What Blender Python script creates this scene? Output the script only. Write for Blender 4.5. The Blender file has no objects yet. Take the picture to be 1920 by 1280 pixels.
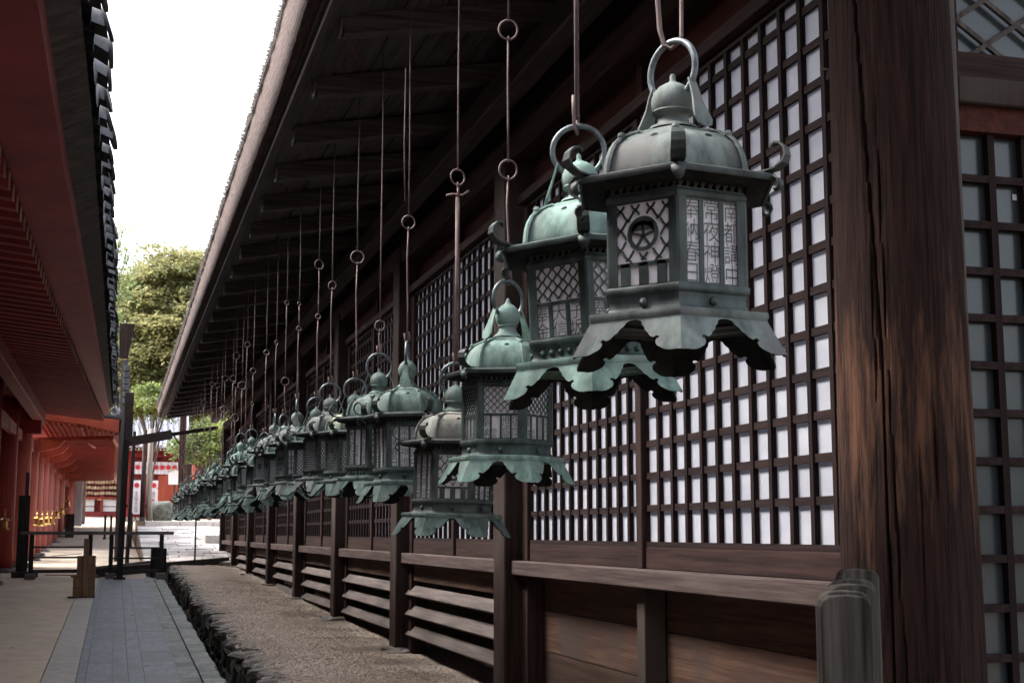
import bpy, math, random
from mathutils import Vector, Matrix
PI = math.pi
rad = math.radians
S = bpy.context.scene
COL = S.collection
rnd = random.Random(7)
E = 1.30                      # eye height above the path where the camera stands

# ------------------------------------------------------------------ camera, sky, sun, exposure
cd = bpy.data.cameras.new('camera'); cam = bpy.data.objects.new('camera', cd); COL.objects.link(cam)
cd.sensor_width = 36; cd.lens = 36 * 2600 / 1920; cd.clip_end = 2000; cd.clip_start = 0.05
cam.location = (0, 0, E)
yaw, pit = rad(15.847), rad(7.84)
fw = Vector((math.sin(yaw) * math.cos(pit), math.cos(yaw) * math.cos(pit), math.sin(pit)))
cam.rotation_euler = fw.to_track_quat('-Z', 'Y').to_euler()
cd.dof.use_dof = True; cd.dof.focus_distance = 6.5; cd.dof.aperture_fstop = 14.0
S.camera = cam
w = bpy.data.worlds.new('World'); S.world = w; w.use_nodes = True
nt = w.node_tree; bg = nt.nodes['Background']
sky = nt.nodes.new('ShaderNodeTexSky'); sky.sky_type = 'NISHITA'; sky.sun_disc = False
sky.sun_elevation = rad(50); sky.sun_rotation = rad(-60); sky.air_density = 1.0; sky.dust_density = 6.0; sky.ozone_density = 1.0
hs = nt.nodes.new('ShaderNodeHueSaturation'); hs.inputs['Saturation'].default_value = 0.42
nt.links.new(sky.outputs[0], hs.inputs['Color']); nt.links.new(hs.outputs[0], bg.inputs[0])
bg.inputs[1].default_value = 0.15
sl = bpy.data.lights.new('sun', 'SUN'); sl.energy = 1.0; sl.angle = rad(20); sl.color = (1, .96, .9)
so = bpy.data.objects.new('sun', sl); COL.objects.link(so)
sd = Vector((math.sin(rad(-60)) * math.cos(rad(50)), math.cos(rad(-60)) * math.cos(rad(50)), math.sin(rad(50))))
so.rotation_euler = sd.to_track_quat('Z', 'Y').to_euler()
S.view_settings.view_transform = 'Standard'; S.view_settings.look = 'None'
S.view_settings.exposure = 2.45; S.view_settings.gamma = 1.0; S.view_settings.use_curve_mapping = False
S.cycles.max_bounces = 8; S.cycles.diffuse_bounces = 5

# ------------------------------------------------------------------ materials
def mat(name, c1, c2, scale=(6, 6, 6), rough=.8, metal=0, bump=.3, bscale=1.0, c3=None, tint=False, spec=.3,
        detail=6, pos=(.35, .65), big=None, var=.12, bdist=.01):
    m = bpy.data.materials.new(name); m.use_nodes = True
    t = m.node_tree; N = t.nodes.new; L = t.links.new
    b = t.nodes['Principled BSDF']
    tc = N('ShaderNodeTexCoord'); mp = N('ShaderNodeMapping'); mp.inputs['Scale'].default_value = scale
    oi = N('ShaderNodeObjectInfo')
    ad = N('ShaderNodeVectorMath'); ad.operation = 'ADD'
    sc = N('ShaderNodeVectorMath'); sc.operation = 'SCALE'; sc.inputs['Scale'].default_value = 13.0
    cv = N('ShaderNodeCombineXYZ')
    for k in range(3): L(oi.outputs['Random'], cv.inputs[k])
    L(cv.outputs[0], sc.inputs[0]); L(tc.outputs['Object'], ad.inputs[0]); L(sc.outputs[0], ad.inputs[1])
    L(ad.outputs[0], mp.inputs['Vector'])
    n = N('ShaderNodeTexNoise'); n.inputs['Scale'].default_value = 1; n.inputs['Detail'].default_value = detail
    n.inputs['Roughness'].default_value = .62
    L(mp.outputs[0], n.inputs['Vector'])
    r = N('ShaderNodeValToRGB'); r.color_ramp.elements[0].position = pos[0]; r.color_ramp.elements[1].position = pos[1]
    r.color_ramp.elements[0].color = (*c1, 1); r.color_ramp.elements[1].color = (*c2, 1)
    L(n.outputs['Fac'], r.inputs[0])
    out = r.outputs[0]
    if c3:
        n2 = N('ShaderNodeTexNoise'); n2.inputs['Scale'].default_value = big or 1.5; n2.inputs['Detail'].default_value = 4
        L(ad.outputs[0], n2.inputs['Vector'])
        r2 = N('ShaderNodeValToRGB'); r2.color_ramp.elements[0].position = .48; r2.color_ramp.elements[1].position = .68
        L(n2.outputs['Fac'], r2.inputs[0])
        mx = N('ShaderNodeMixRGB'); mx.inputs[2].default_value = (*c3, 1); L(r2.outputs[0], mx.inputs[0]); L(out, mx.inputs[1]); out = mx.outputs[0]
    hv = N('ShaderNodeHueSaturation'); mr = N('ShaderNodeMapRange')
    mr.inputs['To Min'].default_value = 1 - var; mr.inputs['To Max'].default_value = 1 + var
    L(oi.outputs['Random'], mr.inputs['Value']); L(mr.outputs[0], hv.inputs['Value']); L(out, hv.inputs['Color']); out = hv.outputs[0]
    if tint:
        mu = N('ShaderNodeMixRGB'); mu.blend_type = 'MULTIPLY'; mu.inputs[0].default_value = 1
        L(out, mu.inputs[1]); L(oi.outputs['Color'], mu.inputs[2]); out = mu.outputs[0]
    L(out, b.inputs['Base Color'])
    b.inputs['Roughness'].default_value = rough; b.inputs['Metallic'].default_value = metal
    b.inputs['Specular IOR Level'].default_value = spec
    if bump:
        n3 = n
        if bscale != 1:
            n3 = N('ShaderNodeTexNoise'); n3.inputs['Scale'].default_value = bscale; n3.inputs['Detail'].default_value = 5
            L(mp.outputs[0], n3.inputs['Vector'])
        bp = N('ShaderNodeBump'); bp.inputs['Strength'].default_value = bump; bp.inputs['Distance'].default_value = bdist
        L(n3.outputs['Fac'], bp.inputs['Height']); L(bp.outputs[0], b.inputs['Normal'])
    return m

def grain(ax, lo=2.0, hi=45): return tuple(lo if k == ax else hi for k in range(3))
M = {}
def wood(key, c1, c2, ax, **k):
    k.setdefault('spec', .14); k.setdefault('rough', .8); k.setdefault('bump', .35)
    M[key] = mat(key, c1, c2, scale=grain(ax, 1.6, 40), **k)
DK1, DK2 = (.014, .0075, .0068), (.044, .0225, .0195)
wood('dark_wood_x', DK1, DK2, 0); wood('dark_wood_y', DK1, DK2, 1); wood('dark_wood_z', DK1, DK2, 2)
wood('lattice_wood_z', (.0075, .0038, .0040), (.019, .0085, .0085), 2); wood('lattice_wood_y', (.009, .005, .0048), (.027, .0135, .0125), 1)
wood('post_wood', (.011, .0065, .006), (.040, .023, .019), 2, c3=(.052, .040, .035), big=1.2)
wood('rail_wood', (.045, .030, .028), (.10, .073, .067), 1)
wood('louver_wood', (.085, .068, .062), (.145, .119, .11), 1)
wood('panel_wood', (.036, .020, .015), (.085, .048, .034), 1, c3=(.048, .033, .028), big=2.0, var=.22)
wood('red_wood', (.032, .009, .007), (.062, .018, .013), 1)
wood('eave_wood_x', (.036, .030, .030), (.095, .080, .078), 0); wood('eave_wood_y', (.034, .028, .028), (.080, .065, .063), 1)
wood('grey_wood_z', (.035, .030, .028), (.105, .092, .085), 2); wood('grey_wood_x', (.10, .092, .088), (.20, .185, .175), 0)
wood('black_wood_z', (.018, .016, .015), (.055, .049, .046), 2); wood('black_wood_x', (.030, .026, .024), (.085, .075, .070), 0)
wood('stake_wood', (.014, .0125, .011), (.085, .074, .064), 2, bump=.7)
wood('bucket_wood', (.14, .082, .045), (.27, .175, .105), 2)
wood('pale_trunk', (.16, .13, .105), (.30, .26, .22), 2, bump=.7)
VR1, VR2 = (.20, .022, .014), (.30, .040, .022)
M['vermilion'] = mat('vermilion', VR1, VR2, scale=(3, 3, 1), rough=.55, bump=.08)
M['vermilion_pink'] = mat('vermilion_pink', (.35, .085, .062), (.46, .135, .10), scale=(3, 3, .6), rough=.6, bump=.06)
M['vermilion_dark'] = mat('vermilion_dark', (.165, .018, .021), (.25, .032, .033), scale=(2, 2, 2), rough=.6, bump=.08)
M['orange_paint'] = mat('orange_paint', (.28, .048, .025), (.38, .075, .040), scale=(3, 3, 1), rough=.5, bump=.05)
M['bark_cut'] = mat('bark_cut', (.040, .025, .022), (.105, .067, .059), scale=(30, 9, 60), rough=.95, bump=.9, bdist=.02, c3=(.045, .029, .027), big=1.0)
M['bark_top'] = mat('bark_top', (.035, .028, .026), (.10, .078, .066), scale=(40, 40, 40), rough=1, bump=1, bdist=.02)
M['white_paper'] = mat('white_paper', (.50, .51, .57), (.60, .61, .66), scale=(1.6, 1.6, 5), rough=.9, bump=0, var=.01)
M['lamp_paper'] = mat('lamp_paper', (.80, .79, .83), (.90, .89, .92), scale=(9, 9, 9), rough=.9, bump=.1, var=.02)
def see_light(m, k):
    t = m.node_tree; b = t.nodes['Principled BSDF']; o = t.nodes['Material Output']
    tr = t.nodes.new('ShaderNodeBsdfTranslucent'); mx = t.nodes.new('ShaderNodeMixShader'); mx.inputs[0].default_value = k
    t.links.new(b.inputs['Base Color'].links[0].from_socket, tr.inputs[0]); t.links.new(b.outputs[0], mx.inputs[1]); t.links.new(tr.outputs[0], mx.inputs[2])
    t.links.new(mx.outputs[0], o.inputs[0])
see_light(M['white_paper'], .45); see_light(M['lamp_paper'], .3)
M['plaster'] = mat('plaster', (.62, .60, .60), (.74, .72, .72), scale=(2, 2, 2), rough=.9, bump=.1)
M['tile'] = mat('tile', (.014, .0145, .018), (.075, .077, .088), scale=(14, 14, 14), rough=.55, bump=.3, var=.25, c3=(.07, .068, .06), big=5, spec=.5)
M['pale_tile'] = mat('pale_tile', (.26, .27, .31), (.42, .43, .47), scale=(6, 6, 6), rough=.55, bump=.2, var=.15)
M['clay_deck'] = mat('clay_deck', (.045, .040, .036), (.12, .105, .092), scale=(2.5, 14, 14), rough=.95, bump=.8)
BZ1, BZ2 = (.10, .16, .14), (.30, .40, .355)
M['bronze'] = mat('bronze', (.060, .085, .079), (.185, .245, .225), scale=(16, 16, 7), rough=.78, metal=0, bump=.35, pos=(.37, .68), tint=True, c3=(.12, .135, .128), big=9, spec=.25, var=.04)
M['bronze_dark'] = mat('bronze_dark', (.010, .014, .014), (.042, .056, .053), scale=(14, 14, 14), rough=.62, bump=.3, tint=True, spec=.4, var=.06)
M['bronze_body'] = mat('bronze_body', (.013, .0195, .0195), (.052, .076, .072), pos=(.38, .66), scale=(16, 16, 7), rough=.62, bump=.3, tint=True, spec=.4, var=.05)  # darker than dome bronze: own paint plus upright faces' shade put into the colour
M['ring_metal'] = mat('ring_metal', (.065, .078, .085), (.17, .20, .215), scale=(20, 20, 20), rough=.42, metal=.35, bump=.2, var=.15)
M['iron'] = mat('iron', (.095, .062, .058), (.20, .15, .145), scale=(30, 30, 12), rough=.7, metal=.15, bump=.4, var=.2)
M['black_iron'] = mat('black_iron', (.012, .012, .012), (.03, .03, .03), scale=(30, 30, 30), rough=.6)
M['gilt'] = mat('gilt', (.50, .30, .09), (.72, .47, .17), scale=(9, 9, 9), rough=.36, metal=1, bump=.1)
M['gravel'] = mat('gravel', (.15, .115, .095), (.50, .415, .35), pos=(.43, .58), scale=(62, 62, 62), rough=.95, bump=.9, bdist=.01, c3=(.23, .185, .155), big=1.6, var=0)
M['pebble'] = mat('pebble', (.20, .16, .13), (.50, .42, .36), scale=(20, 20, 20), rough=.9, bump=.2, var=.0)
M['sand_paving'] = mat('sand_paving', (.58, .465, .35), (.70, .58, .45), scale=(5, 5, 5), rough=.92, bump=.3, c3=(.54, .44, .345), big=.8, var=.0, bdist=.004)
M['court_sand'] = mat('court_sand', (.34, .285, .225), (.43, .37, .30), scale=(5, 5, 5), rough=.92, bump=.3, c3=(.31, .26, .21), big=.8, var=.0, bdist=.004)
M['pale_stone'] = mat('pale_stone', (.42, .385, .34), (.56, .52, .47), scale=(12, 12, 12), rough=.85, bump=.4, var=.08, bdist=.005)
M['grey_slab'] = mat('grey_slab', (.17, .175, .175), (.31, .315, .31), scale=(16, 9, 16), rough=.75, bump=.35, c3=(.14, .17, .14), big=2.5, var=.10, bdist=.004)
M['mat_grey'] = mat('mat_grey', (.15, .163, .185), (.24, .255, .285), scale=(26, 7, 10), rough=.62, bump=.3, c3=(.175, .175, .185), big=2.2, var=.05, bdist=.003)
M['dark_stone'] = mat('dark_stone', (.022, .020, .018), (.085, .075, .064), scale=(9, 9, 9), rough=.95, bump=1, bdist=.03, c3=(.035, .042, .026), big=3, var=.25)
M['kerb_stone'] = mat('kerb_stone', (.10, .092, .086), (.26, .24, .22), scale=(14, 14, 14), rough=.9, bump=.8, c3=(.10, .085, .07), big=3, var=.2)
M['granite'] = mat('granite', (.26, .24, .235), (.42, .39, .38), scale=(9, 9, 9), rough=.8, bump=.4, var=.22)
M['moss_stone'] = mat('moss_stone', (.06, .065, .055), (.17, .17, .15), scale=(6, 6, 6), rough=.95, bump=.8)
M['soil'] = mat('soil', (.07, .05, .035), (.16, .12, .09), scale=(3, 3, 3), rough=1, bump=.5)
M['glass'] = mat('glass', (.028, .036, .040), (.048, .058, .062), scale=(1.5, 1.5, 1.5), rough=.2, bump=.02, spec=.4, var=.08)
M['ema'] = mat('ema', (.34, .24, .16), (.52, .40, .28), scale=(5, 5, 5), rough=.8, bump=.1, var=.3)
M['banner'] = mat('banner', (.72, .71, .74), (.80, .79, .82), scale=(3, 3, 3), rough=.9, bump=.1)
M['red_print'] = mat('red_print', (.50, .035, .055), (.58, .05, .07), scale=(3, 3, 3), rough=.9, bump=0)
M['ink'] = mat('ink', (.20, .19, .20), (.28, .27, .28), scale=(3, 3, 3), rough=.9, bump=0)

def leafmat(name, c1, c2, c3):
    m = mat(name, c1, c2, scale=(.9, .9, 1.6), rough=.7, bump=0, c3=c3, big=.35, var=.0)
    t = m.node_tree; b = t.nodes['Principled BSDF']; o = t.nodes['Material Output']
    tr = t.nodes.new('ShaderNodeBsdfTranslucent'); mx = t.nodes.new('ShaderNodeMixShader'); mx.inputs[0].default_value = .5
    src = b.inputs['Base Color'].links[0].from_socket
    t.links.new(src, tr.inputs[0]); t.links.new(b.outputs[0], mx.inputs[1]); t.links.new(tr.outputs[0], mx.inputs[2])
    t.links.new(mx.outputs[0], o.inputs[0]); return m
M['leaf_gold'] = leafmat('leaf_gold', (.20, .20, .085), (.34, .32, .14), (.17, .20, .085))
M['leaf_green'] = leafmat('leaf_green', (.06, .10, .03), (.14, .19, .055), (.20, .22, .07))
M['leaf_bright'] = leafmat('leaf_bright', (.15, .20, .05), (.28, .33, .10), (.10, .14, .045))
M['leaf_pale'] = leafmat('leaf_pale', (.20, .28, .11), (.34, .42, .18), (.22, .30, .12))
M['trunk'] = mat('trunk', (.06, .045, .035), (.14, .11, .085), scale=(6, 6, 1.5), rough=.95, bump=.8)

# painted pillar: weathered bands of pale bare wood over dark stain (wear with its own shape)
def pillar_mat():
    m = mat('pillar_wood', (.0085, .0045, .0042), (.030, .0145, .0118), scale=(60, 60, 3.2), rough=.85, bump=.9, bdist=.02, var=0, spec=.1)
    t = m.node_tree; N = t.nodes.new; L = t.links.new; b = t.nodes['Principled BSDF']
    src = b.inputs['Base Color'].links[0].from_socket
    tc = N('ShaderNodeTexCoord'); sx = N('ShaderNodeSeparateXYZ'); L(tc.outputs['Object'], sx.inputs[0])
    # band by height
    g = N('ShaderNodeMapRange'); g.inputs['From Min'].default_value = 2.35; g.inputs['From Max'].default_value = 1.75; L(sx.outputs[2], g.inputs[0])
    g2 = N('ShaderNodeMapRange'); g2.inputs['From Min'].default_value = 1.05; g2.inputs['From Max'].default_value = 1.55; L(sx.outputs[2], g2.inputs[0])
    mu = N('ShaderNodeMath'); mu.operation = 'MULTIPLY'; L(g.outputs[0], mu.inputs[0]); L(g2.outputs[0], mu.inputs[1])
    mp = N('ShaderNodeMapping'); mp.inputs['Scale'].default_value = (22, 22, 2.0); L(tc.outputs['Object'], mp.inputs[0])
    n = N('ShaderNodeTexNoise'); n.inputs['Scale'].default_value = 1; n.inputs['Detail'].default_value = 9; n.inputs['Roughness'].default_value = .7; L(mp.outputs[0], n.inputs[0])
    ad = N('ShaderNodeMath'); ad.operation = 'MULTIPLY_ADD'; L(mu.outputs[0], ad.inputs[0]); ad.inputs[1].default_value = .22; L(n.outputs[0], ad.inputs[2])
    r = N('ShaderNodeValToRGB'); r.color_ramp.elements[0].position = .66; r.color_ramp.elements[1].position = .83; L(ad.outputs[0], r.inputs[0])
    r.color_ramp.elements[1].color = (.8, .8, .8, 1)
    mx = N('ShaderNodeMixRGB'); mx.inputs[2].default_value = (.115, .056, .034, 1); L(r.outputs[0], mx.inputs[0]); L(src, mx.inputs[1])
    L(mx.outputs[0], b.inputs['Base Color'])
    return m
M['pillar_wood'] = pillar_mat()

# ------------------------------------------------------------------ mesh helpers
class MB:
    def __init__(s): s.v = []; s.f = []
    def add(s, vs, fs):
        o = len(s.v); s.v += [tuple(v) for v in vs]; s.f += [tuple(i + o for i in f) for f in fs]; return s
    def box(s, a, b):
        (x0, y0, z0), (x1, y1, z1) = a, b
        return s.add([(x0, y0, z0), (x1, y0, z0), (x1, y1, z0), (x0, y1, z0), (x0, y0, z1), (x1, y0, z1), (x1, y1, z1), (x0, y1, z1)],
                     [(0, 3, 2, 1), (4, 5, 6, 7), (0, 1, 5, 4), (1, 2, 6, 5), (2, 3, 7, 6), (3, 0, 4, 7)])
    def beam(s, p, q, w, h, up=(0, 0, 1)):
        p, q = Vector(p), Vector(q); d = (q - p).normalized(); u = Vector(up)
        r = d.cross(u).normalized() * w / 2; u = r.cross(d).normalized() * h / 2
        vs = [p - r - u, p + r - u, p + r + u, p - r + u, q - r - u, q + r - u, q + r + u, q - r + u]
        return s.add(vs, [(0, 1, 2, 3), (7, 6, 5, 4), (0, 4, 5, 1), (1, 5, 6, 2), (2, 6, 7, 3), (3, 7, 4, 0)])
    def prism(s, pts, a, b, axis=1):
        # polygon pts in the plane perpendicular to axis, extruded from a to b
        n = len(pts)
        def P(u, v, t):
            return {0: (t, u, v), 1: (u, t, v), 2: (u, v, t)}[axis]
        vs = [P(u, v, a) for u, v in pts] + [P(u, v, b) for u, v in pts]
        return s.add(vs, [tuple(range(n))[::-1], tuple(range(n, 2 * n))] + [(i, (i + 1) % n, n + (i + 1) % n, n + i) for i in range(n)])
    def lathe(s, prof, n=16, c=(0, 0, 0), ph=0, cap=True, sx=1, sy=1):
        k = len(prof); vs = []
        for (r, z) in prof:
            for i in range(n):
                t = ph + 2 * PI * i / n; vs.append((c[0] + sx * r * math.cos(t), c[1] + sy * r * math.sin(t), c[2] + z))
        fs = [(j * n + i, j * n + (i + 1) % n, (j + 1) * n + (i + 1) % n, (j + 1) * n + i) for j in range(k - 1) for i in range(n)]
        if cap: fs += [tuple(range(n))[::-1], tuple((k - 1) * n + i for i in range(n))]
        return s.add(vs, fs)
    def tube(s, pts, r, n=8, closed=False, flat=1.0):
        pts = [Vector(p) for p in pts]; k = len(pts); vs = []; prev = None
        for i, p in enumerate(pts):
            if closed: d = (pts[(i + 1) % k] - pts[i - 1]).normalized()
            else: d = (pts[min(i + 1, k - 1)] - pts[max(i - 1, 0)]).normalized()
            if prev is None:
                prev = Vector((0, 0, 1)) if abs(d.z) < .9 else Vector((1, 0, 0))
            a = (prev - d * prev.dot(d)).normalized(); b = d.cross(a); prev = a
            rr = r[i] if isinstance(r, (list, tuple)) else r
            for j in range(n):
                t = 2 * PI * j / n; vs.append(p + a * rr * math.cos(t) + b * rr * flat * math.sin(t))
        m = k if closed else k - 1
        fs = [(i * n + j, i * n + (j + 1) % n, ((i + 1) % k) * n + (j + 1) % n, ((i + 1) % k) * n + j) for i in range(m) for j in range(n)]
        if not closed: fs += [tuple(range(n))[::-1], tuple((k - 1) * n + j for j in range(n))]
        return s.add(vs, fs)
    def ring(s, c, R, r, axis=1, n=28, m=8, sq=1.0):
        pts = []
        for i in range(n):
            t = 2 * PI * i / n; u, v = R * math.cos(t), R * sq * math.sin(t)
            pts.append({0: (c[0], c[1] + u, c[2] + v), 1: (c[0] + u, c[1], c[2] + v), 2: (c[0] + u, c[1] + v, c[2])}[axis])
        return s.tube(pts, r, m, closed=True)
    def xf(s, mtx): s.v = [tuple(mtx @ Vector(v)) for v in s.v]; return s
    def mesh(s, name, m, smooth=False):
        me = bpy.data.meshes.new(name); me.from_pydata(s.v, [], s.f); me.materials.append(m if not isinstance(m, str) else M[m])
        if smooth: me.polygons.foreach_set('use_smooth', [True] * len(me.polygons))
        me.update(); return me
    def build(s, name, m, parent=None, loc=(0, 0, 0), smooth=False, rot=None):
        return link(name, s.mesh(name, m, smooth), parent, loc, rot)
def link(name, me, parent=None, loc=(0, 0, 0), rot=None):
    o = bpy.data.objects.new(name, me); COL.objects.link(o); o.location = loc
    if rot: o.rotation_euler = rot
    if parent: o.parent = parent
    return o
def smooth_by_angle(o, ang=40):
    me = o.data
    me.polygons.foreach_set('use_smooth', [True] * len(me.polygons))
    try: me.set_sharp_from_angle(angle=rad(ang))
    except Exception: pass
def bevel(o, wd=.006, seg=1):
    b = o.modifiers.new('bevel', 'BEVEL'); b.width = wd; b.segments = seg; b.limit_method = 'ANGLE'; b.angle_limit = rad(50); return o
def thing(name, label, cat, loc=(0, 0, 0), rz=0, group=None):
    o = bpy.data.objects.new(name, None); COL.objects.link(o); o.location = loc; o.rotation_euler = (0, 0, rz)
    o['label'] = label; o['category'] = cat
    if group: o['group'] = group
    o.empty_display_size = .1
    return o
def tag(o, label, cat, group=None):
    o['label'] = label; o['category'] = cat
    if group: o['group'] = group
    return o
def struct(o): o['kind'] = 'structure'; return o
def stuff(o): o['kind'] = 'stuff'; return o
def Bx(name, a, b, m, parent=None, bev=0):
    c = tuple((a[k] + b[k]) / 2 for k in range(3)); h = tuple(abs(b[k] - a[k]) / 2 for k in range(3))
    o = MB().box(tuple(-k for k in h), h).build(name, m, parent, c)
    if bev: bevel(o, bev)
    return o
def lerp(a, b, t): return a + (b - a) * t

# ------------------------------------------------------------------ ground levels (world z)
G = .0225
def gz(y):                     # the path and the court beyond
    r = G * y
    if y > 40: r += (y - 40) * .009
    if y > 56: r += (y - 56) * .010
    return r
def gravel_z(x, y):
    k = max(0, min(1, (x - 1.0) / 1.3))
    return lerp(.10 + .0225 * y, .145 + .0172 * y, k)

# terrain sheet reaching the horizon (beneath everything)
b = MB()
xs = [-400, -120, -40, -6, 0, 6, 40, 120, 400]; ys = [-200, -30, 0, 20, 40, 60, 80, 110, 160, 260, 420]
def tz(x, y):
    z = gz(min(max(y, -10), 80)) - .75 if -10 < y < 50 else gz(min(max(y, -10), 80)) - .3
    if y > 80: z += (y - 80) * .08
    return z
for y in ys:
    for x in xs: b.v.append((x, y, tz(x, y)))
for j in range(len(ys) - 1):
    for i in range(len(xs) - 1):
        a = j * len(xs) + i; b.f.append((a, a + 1, a + 1 + len(xs), a + len(xs)))
struct(b.build('ground', 'soil'))

# sand coloured paving on the left
def strip(name, x0, x1, y0, y1, m, zoff=0, th=.3, step=4, zf=gz):
    b = MB(); n = max(1, int((y1 - y0) / step))
    for i in range(n + 1):
        y = lerp(y0, y1, i / n); z = zf(y) + zoff
        b.v += [(x0, y, z), (x1, y, z), (x0, y, z - th), (x1, y, z - th)]
    for i in range(n):
        a = 4 * i; b.f += [(a, a + 1, a + 5, a + 4), (a + 2, a, a + 4, a + 6), (a + 1, a + 3, a + 7, a + 5), (a + 3, a + 2, a + 6, a + 7)]
    b.f += [(0, 2, 3, 1), (4 * n, 4 * n + 1, 4 * n + 3, 4 * n + 2)]
    return b.build(name, m)
struct(strip('paving', -6, -.478, -6, 30, 'sand_paving'))
struct(strip('gallery_paving', -6, -.478, 30, 90, 'court_sand'))
struct(strip('court_paving', -.478, .55, 24.1, 90, 'court_sand', zoff=.002))
# stone kerb slabs beside the mat
slabs = bpy.data.objects.new('stone_kerb', None); COL.objects.link(slabs); tag(slabs, 'row of long pale kerb slabs between the sandy paving and the grey mat', 'kerb')
y = 4.0
while y < 24:
    ln = 1.6 + rnd.random() * .6; y2 = min(y + ln, 24.1); z0, z1 = gz(y), gz(y2)
    b = MB(); b.beam((-.352, y + .004, z0 - .07), (-.352, y2 - .004, z1 - .07), .238, .15); o = b.build('slab', 'pale_stone', slabs); bevel(o, .004); y = y2
# grey rubber mat in pieces
mt = bpy.data.objects.new('floor_mat', None); COL.objects.link(mt); tag(mt, 'blue grey rubber mat laid in joined squares along the path', 'mat')
me_c = {}
cols = [-.225, -.165, .02, .135, .25, .50]
y = 6.0; k = 0
while y < 23.6:
    y2 = y + (1.12 if k % 2 else .78)
    for i in range(5):
        xa, xb = cols[i] + .0012, cols[i + 1] - .0012
        b = MB(); b.beam(((xa + xb) / 2, y + .0015, gz(y) + .002 + .0015 * rnd.random()), ((xa + xb) / 2, y2 - .0015, gz(y2) + .002 + .0015 * rnd.random()), xb - xa, .024)
        b.build('mat_tile', 'mat_grey', mt)
    y = y2; k += 1
struct(strip('path', -.24, .50, -4, 24.1, 'mat_grey', zoff=-.018))
# grey slabs with worn right edge
gs = bpy.data.objects.new('slab_edging', None); COL.objects.link(gs); tag(gs, 'worn grey stone slabs edging the ditch beside the mat', 'edging')
y = 5.0
while y < 24.2:
    y2 = y + .55 + .5 * rnd.random()
    for (xa, xb) in ((.504, .655), (.659, .815)):
        b = MB(); n = 5; e = []
        for i in range(n + 1):
            yy = lerp(y + .004, y2 - .004, i / n); j = (rnd.random() - .5) * .03 if xb > .7 else 0
            z = gz(yy) + .004 - (.006 if i in (0, n) else 0)
            b.v += [(xa, yy, z), (xb + j - .012, yy, z), (xb + j, yy, z - .02), (xb + j - .01, yy, z - .14), (xa, yy, z - .14)]
        for i in range(n):
            a = 5 * i; b.f += [(a, a + 1, a + 6, a + 5), (a + 1, a + 2, a + 7, a + 6), (a + 2, a + 3, a + 8, a + 7), (a + 3, a + 4, a + 9, a + 8), (a + 4, a, a + 5, a + 9)]
        b.f += [(4, 3, 2, 1, 0), tuple(5 * n + q for q in range(5))]
        b.build('slab', 'grey_slab', gs)
    y = y2
# ditch
b = MB()
for i in range(14):
    y = -2 + i * 2.4; b.v += [(.76, y, gz(y) - .42), (1.12, y, gz(y) - .42), (.77, y, gz(y) - .02)]
for i in range(13):
    a = 3 * i; b.f += [(a, a + 1, a + 4, a + 3), (a, a + 3, a + 5, a + 2)]
struct(b.build('ditch', 'dark_stone'))
# ditch wall stones and rough kerb stones
def rock(rx, ry, rz, seed, n=8, m=5, j=.22):
    r = random.Random(seed); b = MB(); prof = []
    vs = []; vs.append((0, 0, -rz))
    for k in range(1, m):
        t = PI * k / m
        for i in range(n):
            a = 2 * PI * i / n; q = 1 + (r.random() - .5) * j * 2; e = .62
            cx = math.copysign(abs(math.cos(a)) ** e, math.cos(a)); cy = math.copysign(abs(math.sin(a)) ** e, math.sin(a))
            st = math.sin(t) ** e; cz = -math.copysign(abs(math.cos(t)) ** e, math.cos(t))
            vs.append((rx * cx * st * q, ry * cy * st * q, rz * cz * q))
    vs.append((0, 0, rz)); fs = []
    for i in range(n):
        fs.append((0, 1 + (i + 1) % n, 1 + i)); L = 1 + (m - 2) * n
        fs.append((L + i, L + (i + 1) % n, len(vs) - 1))
        for k in range(m - 2):
            a = 1 + k * n; fs.append((a + i, a + (i + 1) % n, a + n + (i + 1) % n, a + n + i))
    return b.add(vs, fs)
rocks = [rock(.5, .5, .5, s, 10, 7, .12).mesh('stone', 'dark_stone') for s in range(6)]
krocks = [rock(.5, .5, .5, s + 20, 10, 6, .16).mesh('stone', 'kerb_stone') for s in range(6)]
dw = bpy.data.objects.new('ditch_wall', None); COL.objects.link(dw); tag(dw, 'rough dark stone retaining wall lining the gravel side of the ditch', 'stone wall')
y = 6.5
while y < 26.6:
    ly = .16 + rnd.random() * .26
    for row in range(2):
        h = .26 - .04 * row
        o = link('stone', rocks[rnd.randrange(6)], dw, (1.085 + rnd.random() * .03, y + ly / 2 + row * .1, gravel_z(1, y) - .16 - row * .2), (rnd.random() * .3, rnd.random() * .2, rnd.random() * 6 * 0))
        o.scale = (.26, ly * 1.12, h * 1.1)
    o = link('stone', krocks[rnd.randrange(6)], dw, (1.07 + rnd.random() * .05, y + ly / 2, gravel_z(1.05, y) - .040 + rnd.random() * .010), (0, 0, rnd.random() * .5 - .25))
    o.scale = (.15 + .20 * rnd.random() ** 2, ly * 1.10, .08)
    y += ly
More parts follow.
